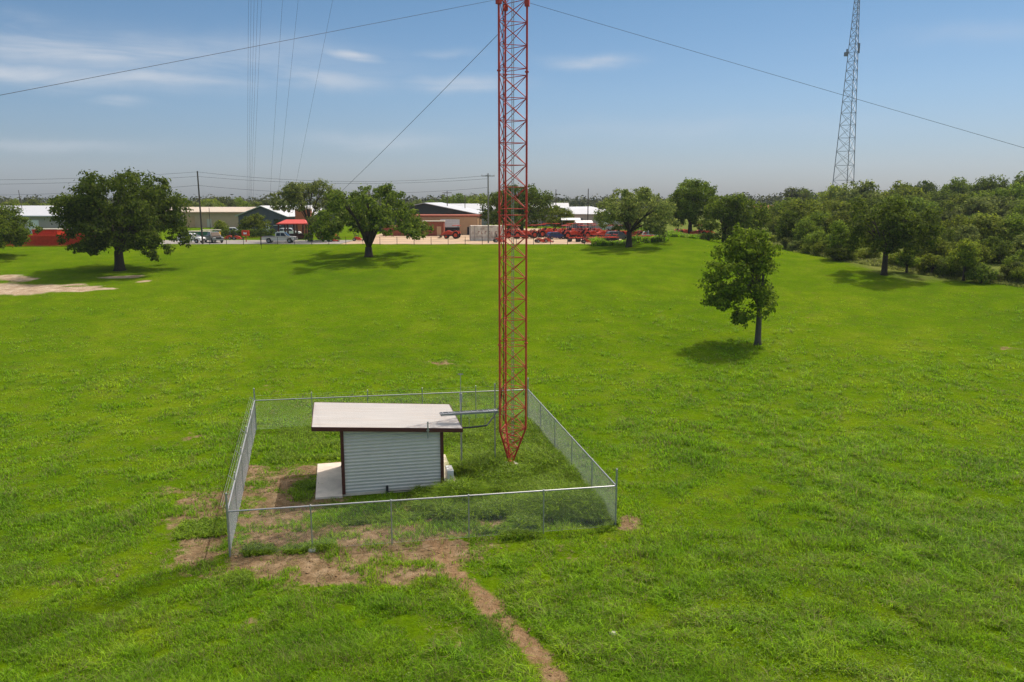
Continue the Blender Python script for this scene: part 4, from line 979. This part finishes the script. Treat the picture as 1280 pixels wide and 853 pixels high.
# white roofed buildings right of the mast
p = at(722, 232); b6 = gable('metal_building', 'taupe metal building with white roof right of the mast', p + Vector((0, 9, 0)), R(58), 20, 13, 4.2, 5.4, 'taupe', 'whiteroof', .4)
panel(b6, 'door', 'greywall', -10.05, 2, 1.8, .12, 3, 3.6)
p = at(748, 208); b7 = gable('metal_building', 'nearer grey metal building with white roof beside the second pole', p + Vector((0, 5, 0)), R(-3), 16, 9, 3.9, 5.0, 'greywall', 'whiteroof', .4)
panel(b7, 'door', 'slate', -5, -4.56, 1.4, 2.4, .12, 2.8); panel(b7, 'door', 'white', 2.5, -4.56, 1.4, 2.4, .12, 2.8)
p = at(585, 262); b8 = gable('metal_building', 'distant low building with bright white roof above the tan shop', p, 0, 17, 10, 4.6, 6.2, 'taupe', 'whiteroof', .5)
panel(b8, 'door', 'slate', 3, -5.06, 1.5, 3, .12, 3)
p = at(955, 300); b9 = gable('red_barn', 'far red brown barn between the lone tree and the wood', p, R(8), 9, 7, 3.4, 4.9, 'brick', 'brick', .4)
panel(b9, 'door', 'tan', 0, -3.56, 1.4, 3, .12, 2.8)
p = at(1004, 380) ; p = at(683, 240); b10 = gable('metal_building', 'distant white roof showing above the tree behind the mast', p, 0, 12, 10, 4.8, 6.5, 'taupe', 'whiteroof', .5)
panel(b10, 'door', 'slate', 0, -5.06, 1.5, 3, .12, 3)
# red pavilion
p = at(370, 158); pv = empty('pavilion', p, R(-3), 'open pavilion with red metal roof and dark posts behind the silver pickup', 'pavilion')
rf = MB(); hx, hy = 3.0, 2.2
rf.add([(-hx, -hy, 3.0), (hx, -hy, 3.0), (hx, hy, 3.0), (-hx, hy, 3.0), (-hx + 1.2, 0, 3.75), (hx - 1.2, 0, 3.75)], [(0, 1, 5, 4), (1, 2, 5), (2, 3, 4, 5), (3, 0, 4), (3, 2, 1, 0)])
rf.box((0, -hy, 2.93), (2 * hx + .1, .1, .2)).box((0, hy, 2.93), (2 * hx + .1, .1, .2)).build('roof', 'red_roof', pv)
for x in (-2.7, -.9, .9, 2.7):
    for y in (-1.9, 1.9): MB().box((x, y, 1.4), (.26, .26, 3.0)).build('post', 'maroon', pv)
panel(pv, 'counter', 'maroon', .6, 0, .5, 3.6, 1.0, 1.0)
# shipping container trailer beside the pole
p = at(609, 151); ct = empty('shipping_container', p, R(-1.5), 'weathered white container behind the mast side pole', 'container')
cm = MB(); n = 32; L_ = 6.3; W_ = 2.4
for s in (-1, 1):
    vs = []
    for q in range(n + 1):
        x = -L_ / 2 + L_ * q / n; o = .0 if q % 4 in (0, 1) else .05; vs += [(x, s * (W_ / 2 - o), .15), (x, s * (W_ / 2 - o), 2.75)]
    cm.add(vs, [(2 * q, 2 * q + 2, 2 * q + 3, 2 * q + 1) for q in range(n)])
cm.box((0, 0, 2.76), (L_, W_, .06)).box((0, 0, .1), (L_, W_, .14)).box((L_ / 2 - .02, 0, 1.45), (.06, W_ - .1, 2.6))
cm.build('body', 'container', ct)
for s in (-.6, .6): 
    d_o = panel(ct, 'door', 'container', -L_ / 2 - .03, s, 1.45, .06, 1.15, 2.5); MB().tube((-L_ / 2 - .1, s, .25), (-L_ / 2 - .1, s, 2.6), .03).build('lock_bar', 'galv', d_o)
for x in (-L_ / 2 + .08, L_ / 2 - .08, -L_ / 2 + .9):
    for s in (-1,): panel(ct, 'corner_post', 'greywall', x, s * (W_ / 2 + .01), 1.45, .16, .06, 2.7)
for q, x in enumerate(np.linspace(-1.6, 1.6, 6)): 
    m_ = MB()                                  # faded, unreadable red lettering on the long side
    m_.box((x, -W_ / 2 - .012, 1.5), (.09, .015, .5))
    if q % 3 != 1: m_.box((x + .17, -W_ / 2 - .012, 1.72), (.25, .014, .09))
    if q % 2: m_.box((x + .17, -W_ / 2 - .012, 1.3), (.25, .014, .09))
    m_.build('lettering', 'brick', ct)

# ------------------------------------------------------------------ vehicles
def wheel(t, x, y, r, w, rim='rim', name='wheel'):
    s = 1 if y > 0 else -1
    o = MB().lathe_y([(r * .55, -w / 2), (r * .92, -w / 2), (r, -w * .3), (r, w * .3), (r * .92, w / 2), (r * .55, w / 2)], (x, y, r), 20).build(name, 'rubber', t, smooth=False)
    MB().lathe_y([(.02, -w * .3), (r * .56, -w * .42), (r * .56, w * .42), (.02, w * .3)], (x, y, r), 14).build('rim', rim, o)
    return o
def pickup(name, label, paint, crew=.0):
    t = empty(name, (0, 0, 0), 0, label, 'pickup truck')
    low = [(-2.95, .55), (-2.95, .98), (-2.9, 1.12), (.95, 1.14), (1.35, 1.16), (2.55, 1.08), (2.85, .95), (2.92, .6), (2.7, .45), (2.35, .45), (2.28, .68), (2.1, .86), (1.85, .92), (1.6, .86), (1.42, .68), (1.35, .42), (-1.25, .42), (-1.32, .68), (-1.5, .86), (-1.75, .92), (-2.0, .86), (-2.18, .68), (-2.25, .48)]
    MB().prism(low, -.95, .95, .06).build('body', paint, t)
    MB().box((-1.75, 0, 1.16), (2.2, 1.45, .06)).build('bed', 'dark', t)
    cab = [(-.62, 1.13), (-.55, 1.82), (-.35, 1.90), (.55, 1.90), (.85, 1.84), (1.62, 1.15)]
    MB().prism(cab, -.88, .88, .14).build('cab', paint, t)
    for s in (-1, 1):
        MB().add([(-.42, s * .865, 1.22), (.28, s * .865, 1.22), (.28, s * .765, 1.76), (-.36, s * .765, 1.76), (-.42, s * .90, 1.22), (.28, s * .90, 1.22), (.28, s * .80, 1.76), (-.36, s * .80, 1.76)], [(0, 1, 2, 3), (4, 7, 6, 5), (0, 4, 5, 1), (1, 5, 6, 2), (2, 6, 7, 3), (3, 7, 4, 0)]).build('window', 'glass', t)
        MB().add([(.36, s * .865, 1.22), (1.30, s * .865, 1.22), (.86, s * .765, 1.76), (.36, s * .765, 1.76), (.36, s * .90, 1.22), (1.30, s * .90, 1.22), (.86, s * .80, 1.76), (.36, s * .80, 1.76)], [(0, 1, 2, 3), (4, 7, 6, 5), (0, 4, 5, 1), (1, 5, 6, 2), (2, 6, 7, 3), (3, 7, 4, 0)]).build('window', 'glass', t)
        MB().box((1.15, s * 1.05, 1.26), (.12, .2, .17)).build('mirror', 'dark', t)
        MB().box((2.80, s * .68, .93), (.16, .42, .17)).build('headlight', 'whitecar', t)
        MB().box((-2.95, s * .84, .92), (.06, .14, .34)).build('tail_light', 'redpaint', t)
    MB().add([(1.60, -.74, 1.20), (1.60, .74, 1.20), (.93, .64, 1.80), (.93, -.64, 1.80), (1.66, -.74, 1.23), (1.66, .74, 1.23), (.99, .64, 1.83), (.99, -.64, 1.83)], [(0, 1, 2, 3), (4, 7, 6, 5), (0, 4, 5, 1), (1, 5, 6, 2), (2, 6, 7, 3), (3, 7, 4, 0)]).build('windscreen', 'glass', t)
    MB().box((2.90, 0, .60), (.16, 1.86, .22)).build('bumper', 'rim', t); MB().box((-3.0, 0, .60), (.14, 1.8, .2)).build('bumper', 'rim', t)
    MB().box((2.88, 0, .88), (.06, .95, .26)).build('grille', 'dark', t)
    for x in (-1.75, 1.85):
        for y in (-.84, .84): wheel(t, x, y, .41, .28)
    return t
def suv(name, label, paint):
    t = empty(name, (0, 0, 0), 0, label, 'car')
    low = [(-2.25, .5), (-2.28, 1.0), (-2.2, 1.12), (1.1, 1.10), (2.05, .98), (2.3, .82), (2.32, .5), (1.95, .36), (1.88, .6), (1.7, .74), (1.45, .78), (1.2, .74), (1.02, .6), (.95, .34), (-.98, .34), (-1.05, .6), (-1.22, .74), (-1.47, .78), (-1.72, .74), (-1.9, .6), (-1.97, .38)]
    MB().prism(low, -.9, .9, .05).build('body', paint, t)
    MB().prism([(-2.18, 1.10), (-1.95, 1.55), (-1.6, 1.70), (.15, 1.70), (.45, 1.62), (1.25, 1.09)], -.85, .85, .16).build('cabin', paint, t)
    for s in (-1, 1):
        for (a, b, c, d) in ((-1.95, -1.1, -1.1, -1.7), (-1.0, -.15, -.15, -1.0), (-.05, .95, .40, -.05)):
            MB().add([(a, s * .835, 1.16), (b, s * .835, 1.16), (c, s * .72, 1.56), (d, s * .72, 1.56), (a, s * .87, 1.16), (b, s * .87, 1.16), (c, s * .755, 1.56), (d, s * .755, 1.56)], [(0, 1, 2, 3), (4, 7, 6, 5), (0, 4, 5, 1), (1, 5, 6, 2), (2, 6, 7, 3), (3, 7, 4, 0)]).build('window', 'glass', t)
        MB().box((2.22, s * .62, .84), (.16, .36, .15)).build('headlight', 'whitecar', t); MB().box((-2.26, s * .74, .98), (.06, .2, .26)).build('tail_light', 'redpaint', t)
        MB().box((.9, s * .98, 1.2), (.1, .16, .13)).build('mirror', paint, t)
    MB().add([(1.24, -.70, 1.13), (1.24, .70, 1.13), (.52, .60, 1.60), (.52, -.60, 1.60), (1.30, -.70, 1.15), (1.30, .70, 1.15), (.58, .60, 1.62), (.58, -.60, 1.62)], [(0, 1, 2, 3), (4, 7, 6, 5), (0, 4, 5, 1), (1, 5, 6, 2), (2, 6, 7, 3), (3, 7, 4, 0)]).build('windscreen', 'glass', t)
    MB().box((2.33, 0, .6), (.06, 1.0, .2)).build('grille', 'dark', t)
    for x in (-1.47, 1.45):
        for y in (-.8, .8): wheel(t, x, y, .36, .24)
    return t
def onground(px, d): p = at(px, d); p.z = zs(p.x, p.y) + .04; return p
v = pickup('pickup_truck', 'silver pickup truck parked side on before the red pavilion', 'silver'); v.location = onground(350, 142.5); v.rotation_euler[2] = R(3)
v = pickup('pickup_truck', 'dark grey pickup truck parked at an angle right of the leaning pole', 'darkcar'); v.location = onground(267, 143.5); v.rotation_euler[2] = R(-52)
v = suv('parked_car', 'white car parked left of the leaning utility pole', 'whitecar'); v.location = onground(240, 142); v.rotation_euler[2] = R(-12)
v = suv('parked_car', 'white van like car parked beside the dark blue building', 'whitecar'); v.location = onground(292, 172); v.rotation_euler[2] = R(15)
v = suv('parked_car', 'pale blue grey car behind the small bush by the tan warehouse', 'silver'); v.location = onground(283, 178); v.rotation_euler[2] = R(40)
v = suv('parked_car', 'white car seen through the posts of the red pavilion', 'whitecar'); v.location = onground(362, 168); v.rotation_euler[2] = R(4)
v = suv('parked_car', 'small blue car among the orange tractors', 'bluecar'); v.location = onground(695, 156); v.rotation_euler[2] = R(20); v.scale = (.8, .9, .8)
v = suv('parked_car', 'dark car under the crown of the wide grey green oak', 'darkcar'); v.location = onground(772, 150); v.rotation_euler[2] = R(10)
v = suv('parked_car', 'silver car half hidden right of the wide grey green oak trunk', 'silver'); v.location = onground(817, 151); v.rotation_euler[2] = R(-8)

def tractor():
    t = empty('tractor', (0, 0, 0), 0, 'x', 'tractor', 'orange tractors in the dealer yard')
    MB().prism([(.1, .75), (.1, 1.38), (.5, 1.45), (1.5, 1.35), (1.72, 1.2), (1.75, .75)], -.36, .36, .05).build('hood', 'tractor', t)
    MB().box((.3, 0, .65), (2.9, .42, .34)).box((1.15, 0, .5), (.3, 1.1, .2)).build('chassis', 'dark', t)
    for s in (-1, 1):
        MB().prism([(-1.35, 1.0), (-1.25, 1.42), (-.85, 1.58), (-.35, 1.5), (-.05, 1.05), (-.2, 1.05), (-.45, 1.38), (-.85, 1.46), (-1.15, 1.32), (-1.22, 1.0)], s * .52, s * .98).build('fender', 'tractor', t)
        wheel(t, -.75, s * .78, .68, .42, 'tractor'); wheel(t, 1.2, s * .66, .40, .28, 'tractor')
        MB().tube((-1.15, s * .48, 1.0), (-1.1, s * .46, 2.5), .045).build('roll_bar', 'dark', t)
        MB().path([(-.05, s * .56, 1.2), (.9, s * .56, 1.55), (2.0, s * .56, 1.0), (2.45, s * .56, .45)], .075, 5).build('loader_arm', 'tractor', t)
    MB().box((-.75, 0, 1.2), (.5, .5, .14)).box((-.98, 0, 1.5), (.12, .5, .5)).build('seat', 'dark', t)
    MB().tube((-.1, 0, 1.3), (-.35, 0, 1.7), .03).lathe_z([(.20, 0), (.2, .03)], (-.35, 0, 1.7), 12).build('steering_wheel', 'dark', t)
    MB().box((-.75, 0, 2.55), (1.5, 1.25, .10)).build('canopy', 'tractor', t, bevel=.02)
    MB().prism([(2.35, .15), (2.95, .15), (2.95, .2), (2.5, .3), (2.4, .75), (2.3, .75)], -.85, .85).build('bucket', 'dark', t)
    return t
def cabless():
    t = empty('mower', (0, 0, 0), 0, 'x', 'mower', 'mowers in the dealer yard')
    MB().prism([(-.5, .35), (-.55, .75), (-.2, .82), (.5, .6), (.6, .35)], -.38, .38, .04).build('body', 'tractor', t)
    MB().box((-.1, 0, .95), (.4, .46, .12)).box((-.3, 0, 1.2), (.1, .46, .45)).build('seat', 'dark', t)
    MB().box((.35, 0, .22), (.9, 1.3, .18)).build('mower_deck', 'tractor', t)
    for s in (-1, 1):
        wheel(t, -.55, s * .5, .30, .24); wheel(t, .95, s * .4, .17, .12); MB().path([(.1, s * .25, .7), (.3, s * .25, 1.15), (.05, s * .2, 1.2)], .025, 5).build('lever', 'dark', t)
        MB().tube((-.55, s * .35, .7), (-.6, s * .3, 1.75), .03).build('roll_bar', 'dark', t)
    return t
def harrow():
    t = empty('disc_harrow', (0, 0, 0), 0, 'x', 'farm implement', 'red implements in the dealer yard')
    f_ = MB()
    for y in (-.9, 0, .9): f_.box((0, y, .75), (2.6, .12, .12))
    for x in (-1.2, -.4, .4, 1.2): f_.box((x, 0, .76), (.12, 1.9, .11))
    f_.build('frame', 'redpaint', t)
    for y in (-.8, .8):
        d_ = MB()
        for q in range(9): d_.lathe_z([(.02, -.02), (.27, -.015), (.27, .015), (.02, .02)], (0, 0, 0), 12) if False else d_.box((-1.2 + q * .3, y, .3), (.04, .52, .52))
        d_.build('disc_gang', 'dark', t); 
        for x in (-.8, .8): MB().tube((x, y, .3), (x, y, .75), .04).build('hanger', 'redpaint', t)
    MB().path([(0, -1, .75), (0, -1.5, 1.2), (0, -.5, 1.25)], .05, 5).build('hitch', 'redpaint', t)
    return t
TR = tractor()
TRACT = [(566, 158, 172, 'orange tractor parked before the half open roller door'), (640, 166, 30, 'tractor half hidden behind the lattice of the red mast'), (662, 160, 200, 'rounded red tractor just right of the mast legs'), (650, 158, 15, 'tractor with loader seen between the two mast legs'), (630, 160, 195, 'tractor behind the left legs of the red mast'),
 (681, 164, 15, 'tractor at the left end of the front yard row'), (704, 160, 200, 'tractor behind the small blue car'), (711, 157, 25, 'bright tractor right of the small blue car'), (722, 159, 195, 'tractor with raised loader in the middle of the front yard row'), (735, 158, 30, 'tractor directly below the second pole'), (748, 160, 15, 'tractor at the right end of the front yard row'),
 (686, 172, 40, 'second row tractor left of the white canopy'), (699, 170, 20, 'second row tractor behind the blue car'), (715, 171, 60, 'second row tractor under the white canopy'), (728, 172, 10, 'second row tractor right of the white canopy'), (742, 171, 35, 'second row tractor beside the grey metal building'),
 (757, 156, 200, 'tractor at the left fringe of the wide oak crown'), (766, 163, 15, 'tractor behind the left fringe of the wide oak'), (778, 158, 30, 'tractor seen just left of the wide oak trunk'), (796, 158, 190, 'tractor seen just right of the wide oak trunk'),
 (852, 165, 20, 'red machine between the wide oak and the tall dark oak'), (872, 158, 200, 'orange tractor left of the spreading oak under the trees'), (880, 161, 20, 'orange tractor half hidden under the spreading oak'), (407, 152, 30, 'red machine seen under the left limbs of the round oak')]
for px, d, rz, lab in TRACT: place(TR, onground(px, d), R(rz), lab)
MW = cabless()
for px, d, rz, lab in ((675, 143, 20, 'small red mower alone on bare gravel right of the mast, left one'), (684, 143.5, 25, 'small red mower alone on bare gravel right of the mast, right one'), (733, 140.5, 10, 'dark small mower by the field fence, right of the bare gravel'), (416, 146, 30, 'small red mower below the left side of the round oak'), (447, 149, 5, 'small mower left of the round oak trunk'), (623, 144, 15, 'small mower in front of the white container'), (297, 153, 10, 'orange machine low beside the red sign'), (286, 154, 170, 'small red machine between dark pickup and red sign')):
    place(MW, onground(px, d), R(rz), lab)
HA = harrow()
for k, (px, d) in enumerate(((718, 146), (727, 145.5), (736, 146), (745, 145.2), (754, 146), (763, 145.5), (800, 146), (810, 147))):
    place(HA, onground(px, d), R(80 + 7 * k), ['leftmost', 'second', 'third', 'fourth', 'fifth', 'sixth', 'seventh', 'rightmost'][k] + ' of the low red farm implements along the weedy bank')
# shade canopies over machines
def canopy(px, d, rz, lab, Lx=6, Ly=3.5, h=3.2, m='white'):
    t = empty('shade_canopy', onground(px, d), rz, lab, 'canopy', 'shade canopies in the dealer yard')
    MB().add([(-Lx / 2, -Ly / 2, h), (Lx / 2, -Ly / 2, h), (Lx / 2, Ly / 2, h), (-Lx / 2, Ly / 2, h), (-Lx / 2, 0, h + .45), (Lx / 2, 0, h + .45)], [(0, 1, 5, 4), (2, 3, 4, 5), (0, 4, 3), (1, 2, 5), (3, 2, 1, 0)]).build('roof', m, t)
    for x in (-1, 1):
        for y in (-1, 1): MB().tube((x * (Lx / 2 - .2), y * (Ly / 2 - .2), 0), (x * (Lx / 2 - .2), y * (Ly / 2 - .2), h + .1), .05).build('post', 'galv', t)
canopy(713, 175, R(2), 'flat white canopy over the tractors, left one', 4.2, 2.0)
canopy(729, 165, R(12), 'tilted white canopy over the tractors, right one', 3.6, 1.8, 2.9)
# red sign on a post
p = onground(307.5, 146); t = empty('post_sign', p, R(-5), 'red box sign with white mark on a single post beside the hedge', 'sign')
MB().box((0, 0, 1.55), (1.35, .4, 1.0)).build('board', 'redpaint', t, bevel=.05); MB().tube((.05, .0, -.1), (.05, 0, 1.1), .07).build('post', 'redpaint', t)
MB().add([(-.28, -.215, 1.35), (.3, -.215, 1.35), (.3, -.215, 1.72), (.05, -.215, 1.62), (-.28, -.215, 1.78), (-.28, -.235, 1.35), (.3, -.235, 1.35), (.3, -.235, 1.72), (.05, -.235, 1.62), (-.28, -.235, 1.78)], [(0, 1, 2, 3, 4), (9, 8, 7, 6, 5), (0, 5, 6, 1), (1, 6, 7, 2), (2, 7, 8, 3), (3, 8, 9, 4), (4, 9, 5, 0)]).build('mark', 'logo', t)
# green skip behind the white car
p = onground(247, 152); t = empty('waste_skip', p, R(2), 'green waste skip with pale lid behind the white car', 'skip')
MB().prism([(-2.3, .2), (-2.5, 1.6), (2.5, 1.6), (2.3, .2)], -1, 1).build('body', 'green_bin', t); MB().box((0, 0, 1.66), (5.1, 2.1, .1)).build('lid', 'cream', t)
for x in (-1.5, 0, 1.5): MB().box((x, -1.03, .9), (.12, .08, 1.3)).build('rib', 'green_bin', t)
p = onground(264, 157); t = empty('storage_rack', p, 0, 'low yellow rack with cream top beside the green skip', 'rack')
MB().box((0, 0, 1.72), (3.6, 1.6, .12)).build('top', 'cream', t); MB().box((0, 0, .9), (3.4, 1.4, .9)).build('shelf', 'yellow', t)
for x in (-1.7, 1.7): MB().box((x, -.7, .85), (.12, .12, 1.7)).build('leg', 'dark', t)

# red corral fence and red bin at far left
c0 = at(-15, 133.5); c1 = at(108, 133.5); dv = (c1 - c0); rz = math.atan2(dv.y, dv.x); n = 8; seg = dv.length / n
t = empty('corral_panel', (0, 0, 0), 0, 'x', 'fence panel', 'red corral panels at the left')
for z in (.25, 1.75): MB().tube((-seg / 2 + .03, 0, z), (seg / 2 - .03, 0, z), .05).build('rail', 'redpaint', t)
for k, x in enumerate(np.linspace(-seg / 2 + .06, seg / 2 - .06, 11)): MB().box((x, 0, .95), (.10, .04, 1.9)).build('picket', 'redpaint', t)
MB().box((0, .06, 1.0), (seg - .1, .03, 1.35)).build('sheet', 'redpaint', t)
for k in range(n):
    p = c0.lerp(c1, (k + .5) / n); p.z = zs(p.x, p.y) + .02
    place(t, p, rz, ['first', 'second', 'third', 'fourth', 'fifth', 'sixth', 'seventh', 'eighth'][k] + ' red upright barred panel from the left in the corral fence')
p = at(62, 137); t = empty('feed_bin', p, R(-3), 'red steel bin with pale lid behind the corral panels', 'bin')
MB().prism([(-2.0, .1), (-2.2, 2.6), (2.2, 2.6), (2.0, .1)], -1, 1).build('body', 'redpaint', t); MB().box((0, 0, 2.66), (4.6, 2.2, .1)).build('lid', 'cream', t); MB().box((1.55, -1.03, 1.1), (.7, .1, .8)).build('hatch', 'cream', t)
p = at(100, 140); t = empty('feed_bin', p, R(2), 'red steel bin partly hidden by the largest oak', 'bin')
MB().prism([(-2.8, .1), (-3.0, 2.3), (3.0, 2.3), (2.8, .1)], -1, 1).build('body', 'redpaint', t); MB().box((0, 0, 2.36), (6.2, 2.2, .1)).build('lid', 'redpaint', t)

# field fence along the yard
fa = at(262, 137.2); fb = at(752, 137.2)
t = empty('field_fence', fa, 0, 'thin pipe rail fence between the field and the yard', 'fence')
n = 23; pts = [fa.lerp(fb, k / n) for k in range(n + 1)]
for q in pts: q.z = zs(q.x, q.y)
for q in pts: MB().tube(q - fa - Vector((0, 0, .1)), q - fa + Vector((0, 0, 1.35)), .045, n=6).build('post', 'dark', t)
for z, r_, m in ((1.3, .026, 'brick'), (.9, .010, 'galv'), (.5, .010, 'galv')):
    MB().path([q - fa + Vector((0, 0, z)) for q in pts], r_, 5).build('rail' if z > 1 else 'strand', m, t)
p = at(327, 129.5); t = empty('steel_post', p, 0, 'single thin steel post standing in the grass below the pickup', 'post')
MB().tube((0, 0, -.2), (0, 0, 1.75), .035).build('shaft', 'dark', t); MB().box((0, -.03, 1.65), (.12, .03, .16)).build('marker', 'brick', t)
tag(MB().box((0, 0, .03), (.24, .20, .10)).build('stone', 'pier', None, ground(766, 793), bevel=.03), 'small white stone lying in the grass right of the worn path', 'stone')

# ------------------------------------------------------------------ air
hx0, hx1, hy0, hy1 = gx[0] - 20, gx[-1] + 20, gy[0] - 20, gy[-1] + 20
hz = MB().box(((hx0 + hx1) / 2, (hy0 + hy1) / 2, 56.), (hx1 - hx0, hy1 - hy0, 128.))
M['haze'] = bpy.data.materials.new('haze_air'); M['haze'].use_nodes = True
_n = M['haze'].node_tree; _n.nodes.clear(); _o = _n.nodes.new('ShaderNodeOutputMaterial'); _v = _n.nodes.new('ShaderNodeVolumePrincipled')
_v.inputs['Color'].default_value = (.80, .88, 1, 1); _v.inputs['Density'].default_value = .00012; _v.inputs['Anisotropy'].default_value = .0
_n.links.new(_v.outputs[0], _o.inputs['Volume'])
tag(hz.build('haze', 'haze'), 'thin pale summer haze filling the air', 'haze', kind='stuff')
# ------------------------------------------------------------------ sky, sun, camera
SUN_EL, SUN_AZ = R(59), R(43.3)          # azimuth clockwise from +Y
W = bpy.data.worlds.new('World'); S.world = W; W.use_nodes = True
nt = W.node_tree; N = nt.nodes; L = nt.links; bg = N['Background']
sky = N.new('ShaderNodeTexSky'); sky.sky_type = 'NISHITA'; sky.sun_disc = False; sky.sun_elevation = SUN_EL; sky.sun_rotation = SUN_AZ
sky.altitude = 200; sky.air_density = 1.0; sky.dust_density = 1.2; sky.ozone_density = 1.5
tc = N.new('ShaderNodeTexCoord'); sp = N.new('ShaderNodeSeparateXYZ'); L.new(tc.outputs['Generated'], sp.inputs[0])
tint = ramp(N, [(0., (.134, .152, .196)), (.03, (.136, .156, .202)), (.12, (.130, .164, .200)), (.26, (.098, .148, .177)), (.42, (.40, .38, .32)), (.6, (1.12, .80, .50))]); L.new(sp.outputs['Z'], tint.inputs['Fac'])  # upper stops, unseen above the frame, brightened and warmed to add fill light
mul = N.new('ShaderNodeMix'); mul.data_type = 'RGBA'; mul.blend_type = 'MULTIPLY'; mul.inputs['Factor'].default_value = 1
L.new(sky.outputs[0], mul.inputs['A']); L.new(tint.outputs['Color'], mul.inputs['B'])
# wispy cirrus: noise on the sky direction stretched along the horizon
mp = N.new('ShaderNodeMapping'); mp.inputs['Scale'].default_value = (2.6, 2.6, 20); mp.inputs['Location'].default_value = (.35, .1, 0.2); L.new(tc.outputs['Generated'], mp.inputs['Vector'])
cn = N.new('ShaderNodeTexNoise'); cn.inputs['Scale'].default_value = 1.6; cn.inputs['Detail'].default_value = 9; cn.inputs['Roughness'].default_value = .55; cn.inputs['Distortion'].default_value = .6; L.new(mp.outputs[0], cn.inputs['Vector'])
cr = N.new('ShaderNodeMapRange'); cr.inputs['From Min'].default_value = .30; cr.inputs['From Max'].default_value = .62; L.new(cn.outputs['Fac'], cr.inputs['Value'])
def mth(op, a, b=None):
    n = N.new('ShaderNodeMath'); n.operation = op
    for k, v in enumerate((a, b)):
        if v is None: continue
        if isinstance(v, (int, float)): n.inputs[k].default_value = v
        else: L.new(v, n.inputs[k])
    return n.outputs[0]
az_ = mth('ARCTAN2', sp.outputs['X'], sp.outputs['Y']); el_ = mth('ARCSINE', sp.outputs['Z'])
wb = N.new('ShaderNodeTexNoise'); wb.inputs['Scale'].default_value = 9; wb.inputs['Detail'].default_value = 5; L.new(tc.outputs['Generated'], wb.inputs['Vector'])
el_ = mth('ADD', el_, mth('MULTIPLY', mth('SUBTRACT', wb.outputs['Fac'], .5), .035))
tot = None
for (cx, cy, w_, h_, st_) in ((110, 62, 270, 22, .75), (40, 92, 190, 13, .8), (185, 99, 120, 9, .85), (390, 98, 95, 12, .6), (440, 67, 34, 6, .85), (578, 103, 70, 10, .7), (740, 72, 50, 8, .85), (145, 130, 28, 7, .55), (5, 27, 60, 12, .5),
                              (560, 62, 40, 6, .3), (470, 178, 90, 12, .35), (300, 60, 160, 18, .35), (1250, 40, 120, 12, .2), (60, 180, 130, 8, .3), (880, 160, 260, 16, .15)):
    r_ = ray(cx, cy); a_ = math.atan2(r_[0], r_[1]); e_ = math.asin(r_[2] / np.linalg.norm(r_))
    q_ = mth('ADD', mth('POWER', mth('MULTIPLY', mth('SUBTRACT', az_, a_), 1000. / w_), 2.), mth('POWER', mth('MULTIPLY', mth('SUBTRACT', el_, e_), 1000. / h_), 2.))
    g_ = mth('MULTIPLY', mth('EXPONENT', mth('MULTIPLY', q_, -1.3)), st_)
    tot = g_ if tot is None else mth('MAXIMUM', tot, g_)
class _O: outputs = [None]
m2 = _O(); m2.outputs = [mth('MULTIPLY', tot, cr.outputs[0])]
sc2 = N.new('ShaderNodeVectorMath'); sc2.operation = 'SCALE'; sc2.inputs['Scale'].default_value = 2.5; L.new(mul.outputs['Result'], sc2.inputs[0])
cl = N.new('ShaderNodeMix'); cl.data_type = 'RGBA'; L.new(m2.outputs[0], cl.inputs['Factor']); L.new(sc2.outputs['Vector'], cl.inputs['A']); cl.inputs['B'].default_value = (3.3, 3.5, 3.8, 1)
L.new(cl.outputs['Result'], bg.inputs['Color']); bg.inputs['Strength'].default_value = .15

sd = bpy.data.lights.new('sun', 'SUN'); sd.energy = 2.85; sd.angle = R(.53); sd.color = (1, .955, .88)
so = bpy.data.objects.new('sun', sd); COL.objects.link(so)
sv_ = Vector((math.sin(SUN_AZ) * math.cos(SUN_EL), math.cos(SUN_AZ) * math.cos(SUN_EL), math.sin(SUN_EL)))
so.rotation_euler = (-sv_).to_track_quat('-Z', 'Y').to_euler(); so.location = (60, 60, 120)

cd = bpy.data.cameras.new('camera'); co = bpy.data.objects.new('camera', cd); COL.objects.link(co); S.camera = co
cd.sensor_width = 36; cd.sensor_fit = 'HORIZONTAL'; cd.lens = 36 * FPX / 1280; cd.clip_start = .1; cd.clip_end = 9000
co.location = (0, 0, CAM_H); co.rotation_euler = (PI / 2 - PITCH, 0, 0)
S.view_settings.view_transform = 'Standard'; S.view_settings.look = 'None'; S.view_settings.exposure = 0.40; S.view_settings.gamma = 1
S.cycles.max_bounces = 6; S.cycles.diffuse_bounces = 3; S.cycles.transmission_bounces = 4; S.cycles.use_denoising = True; S.cycles.denoiser = 'OPENIMAGEDENOISE'; S.cycles.denoising_input_passes = 'RGB_ALBEDO_NORMAL'; S.cycles.denoising_prefilter = 'NONE'; S.cycles.use_adaptive_sampling = False; S.cycles.volume_bounces = 0
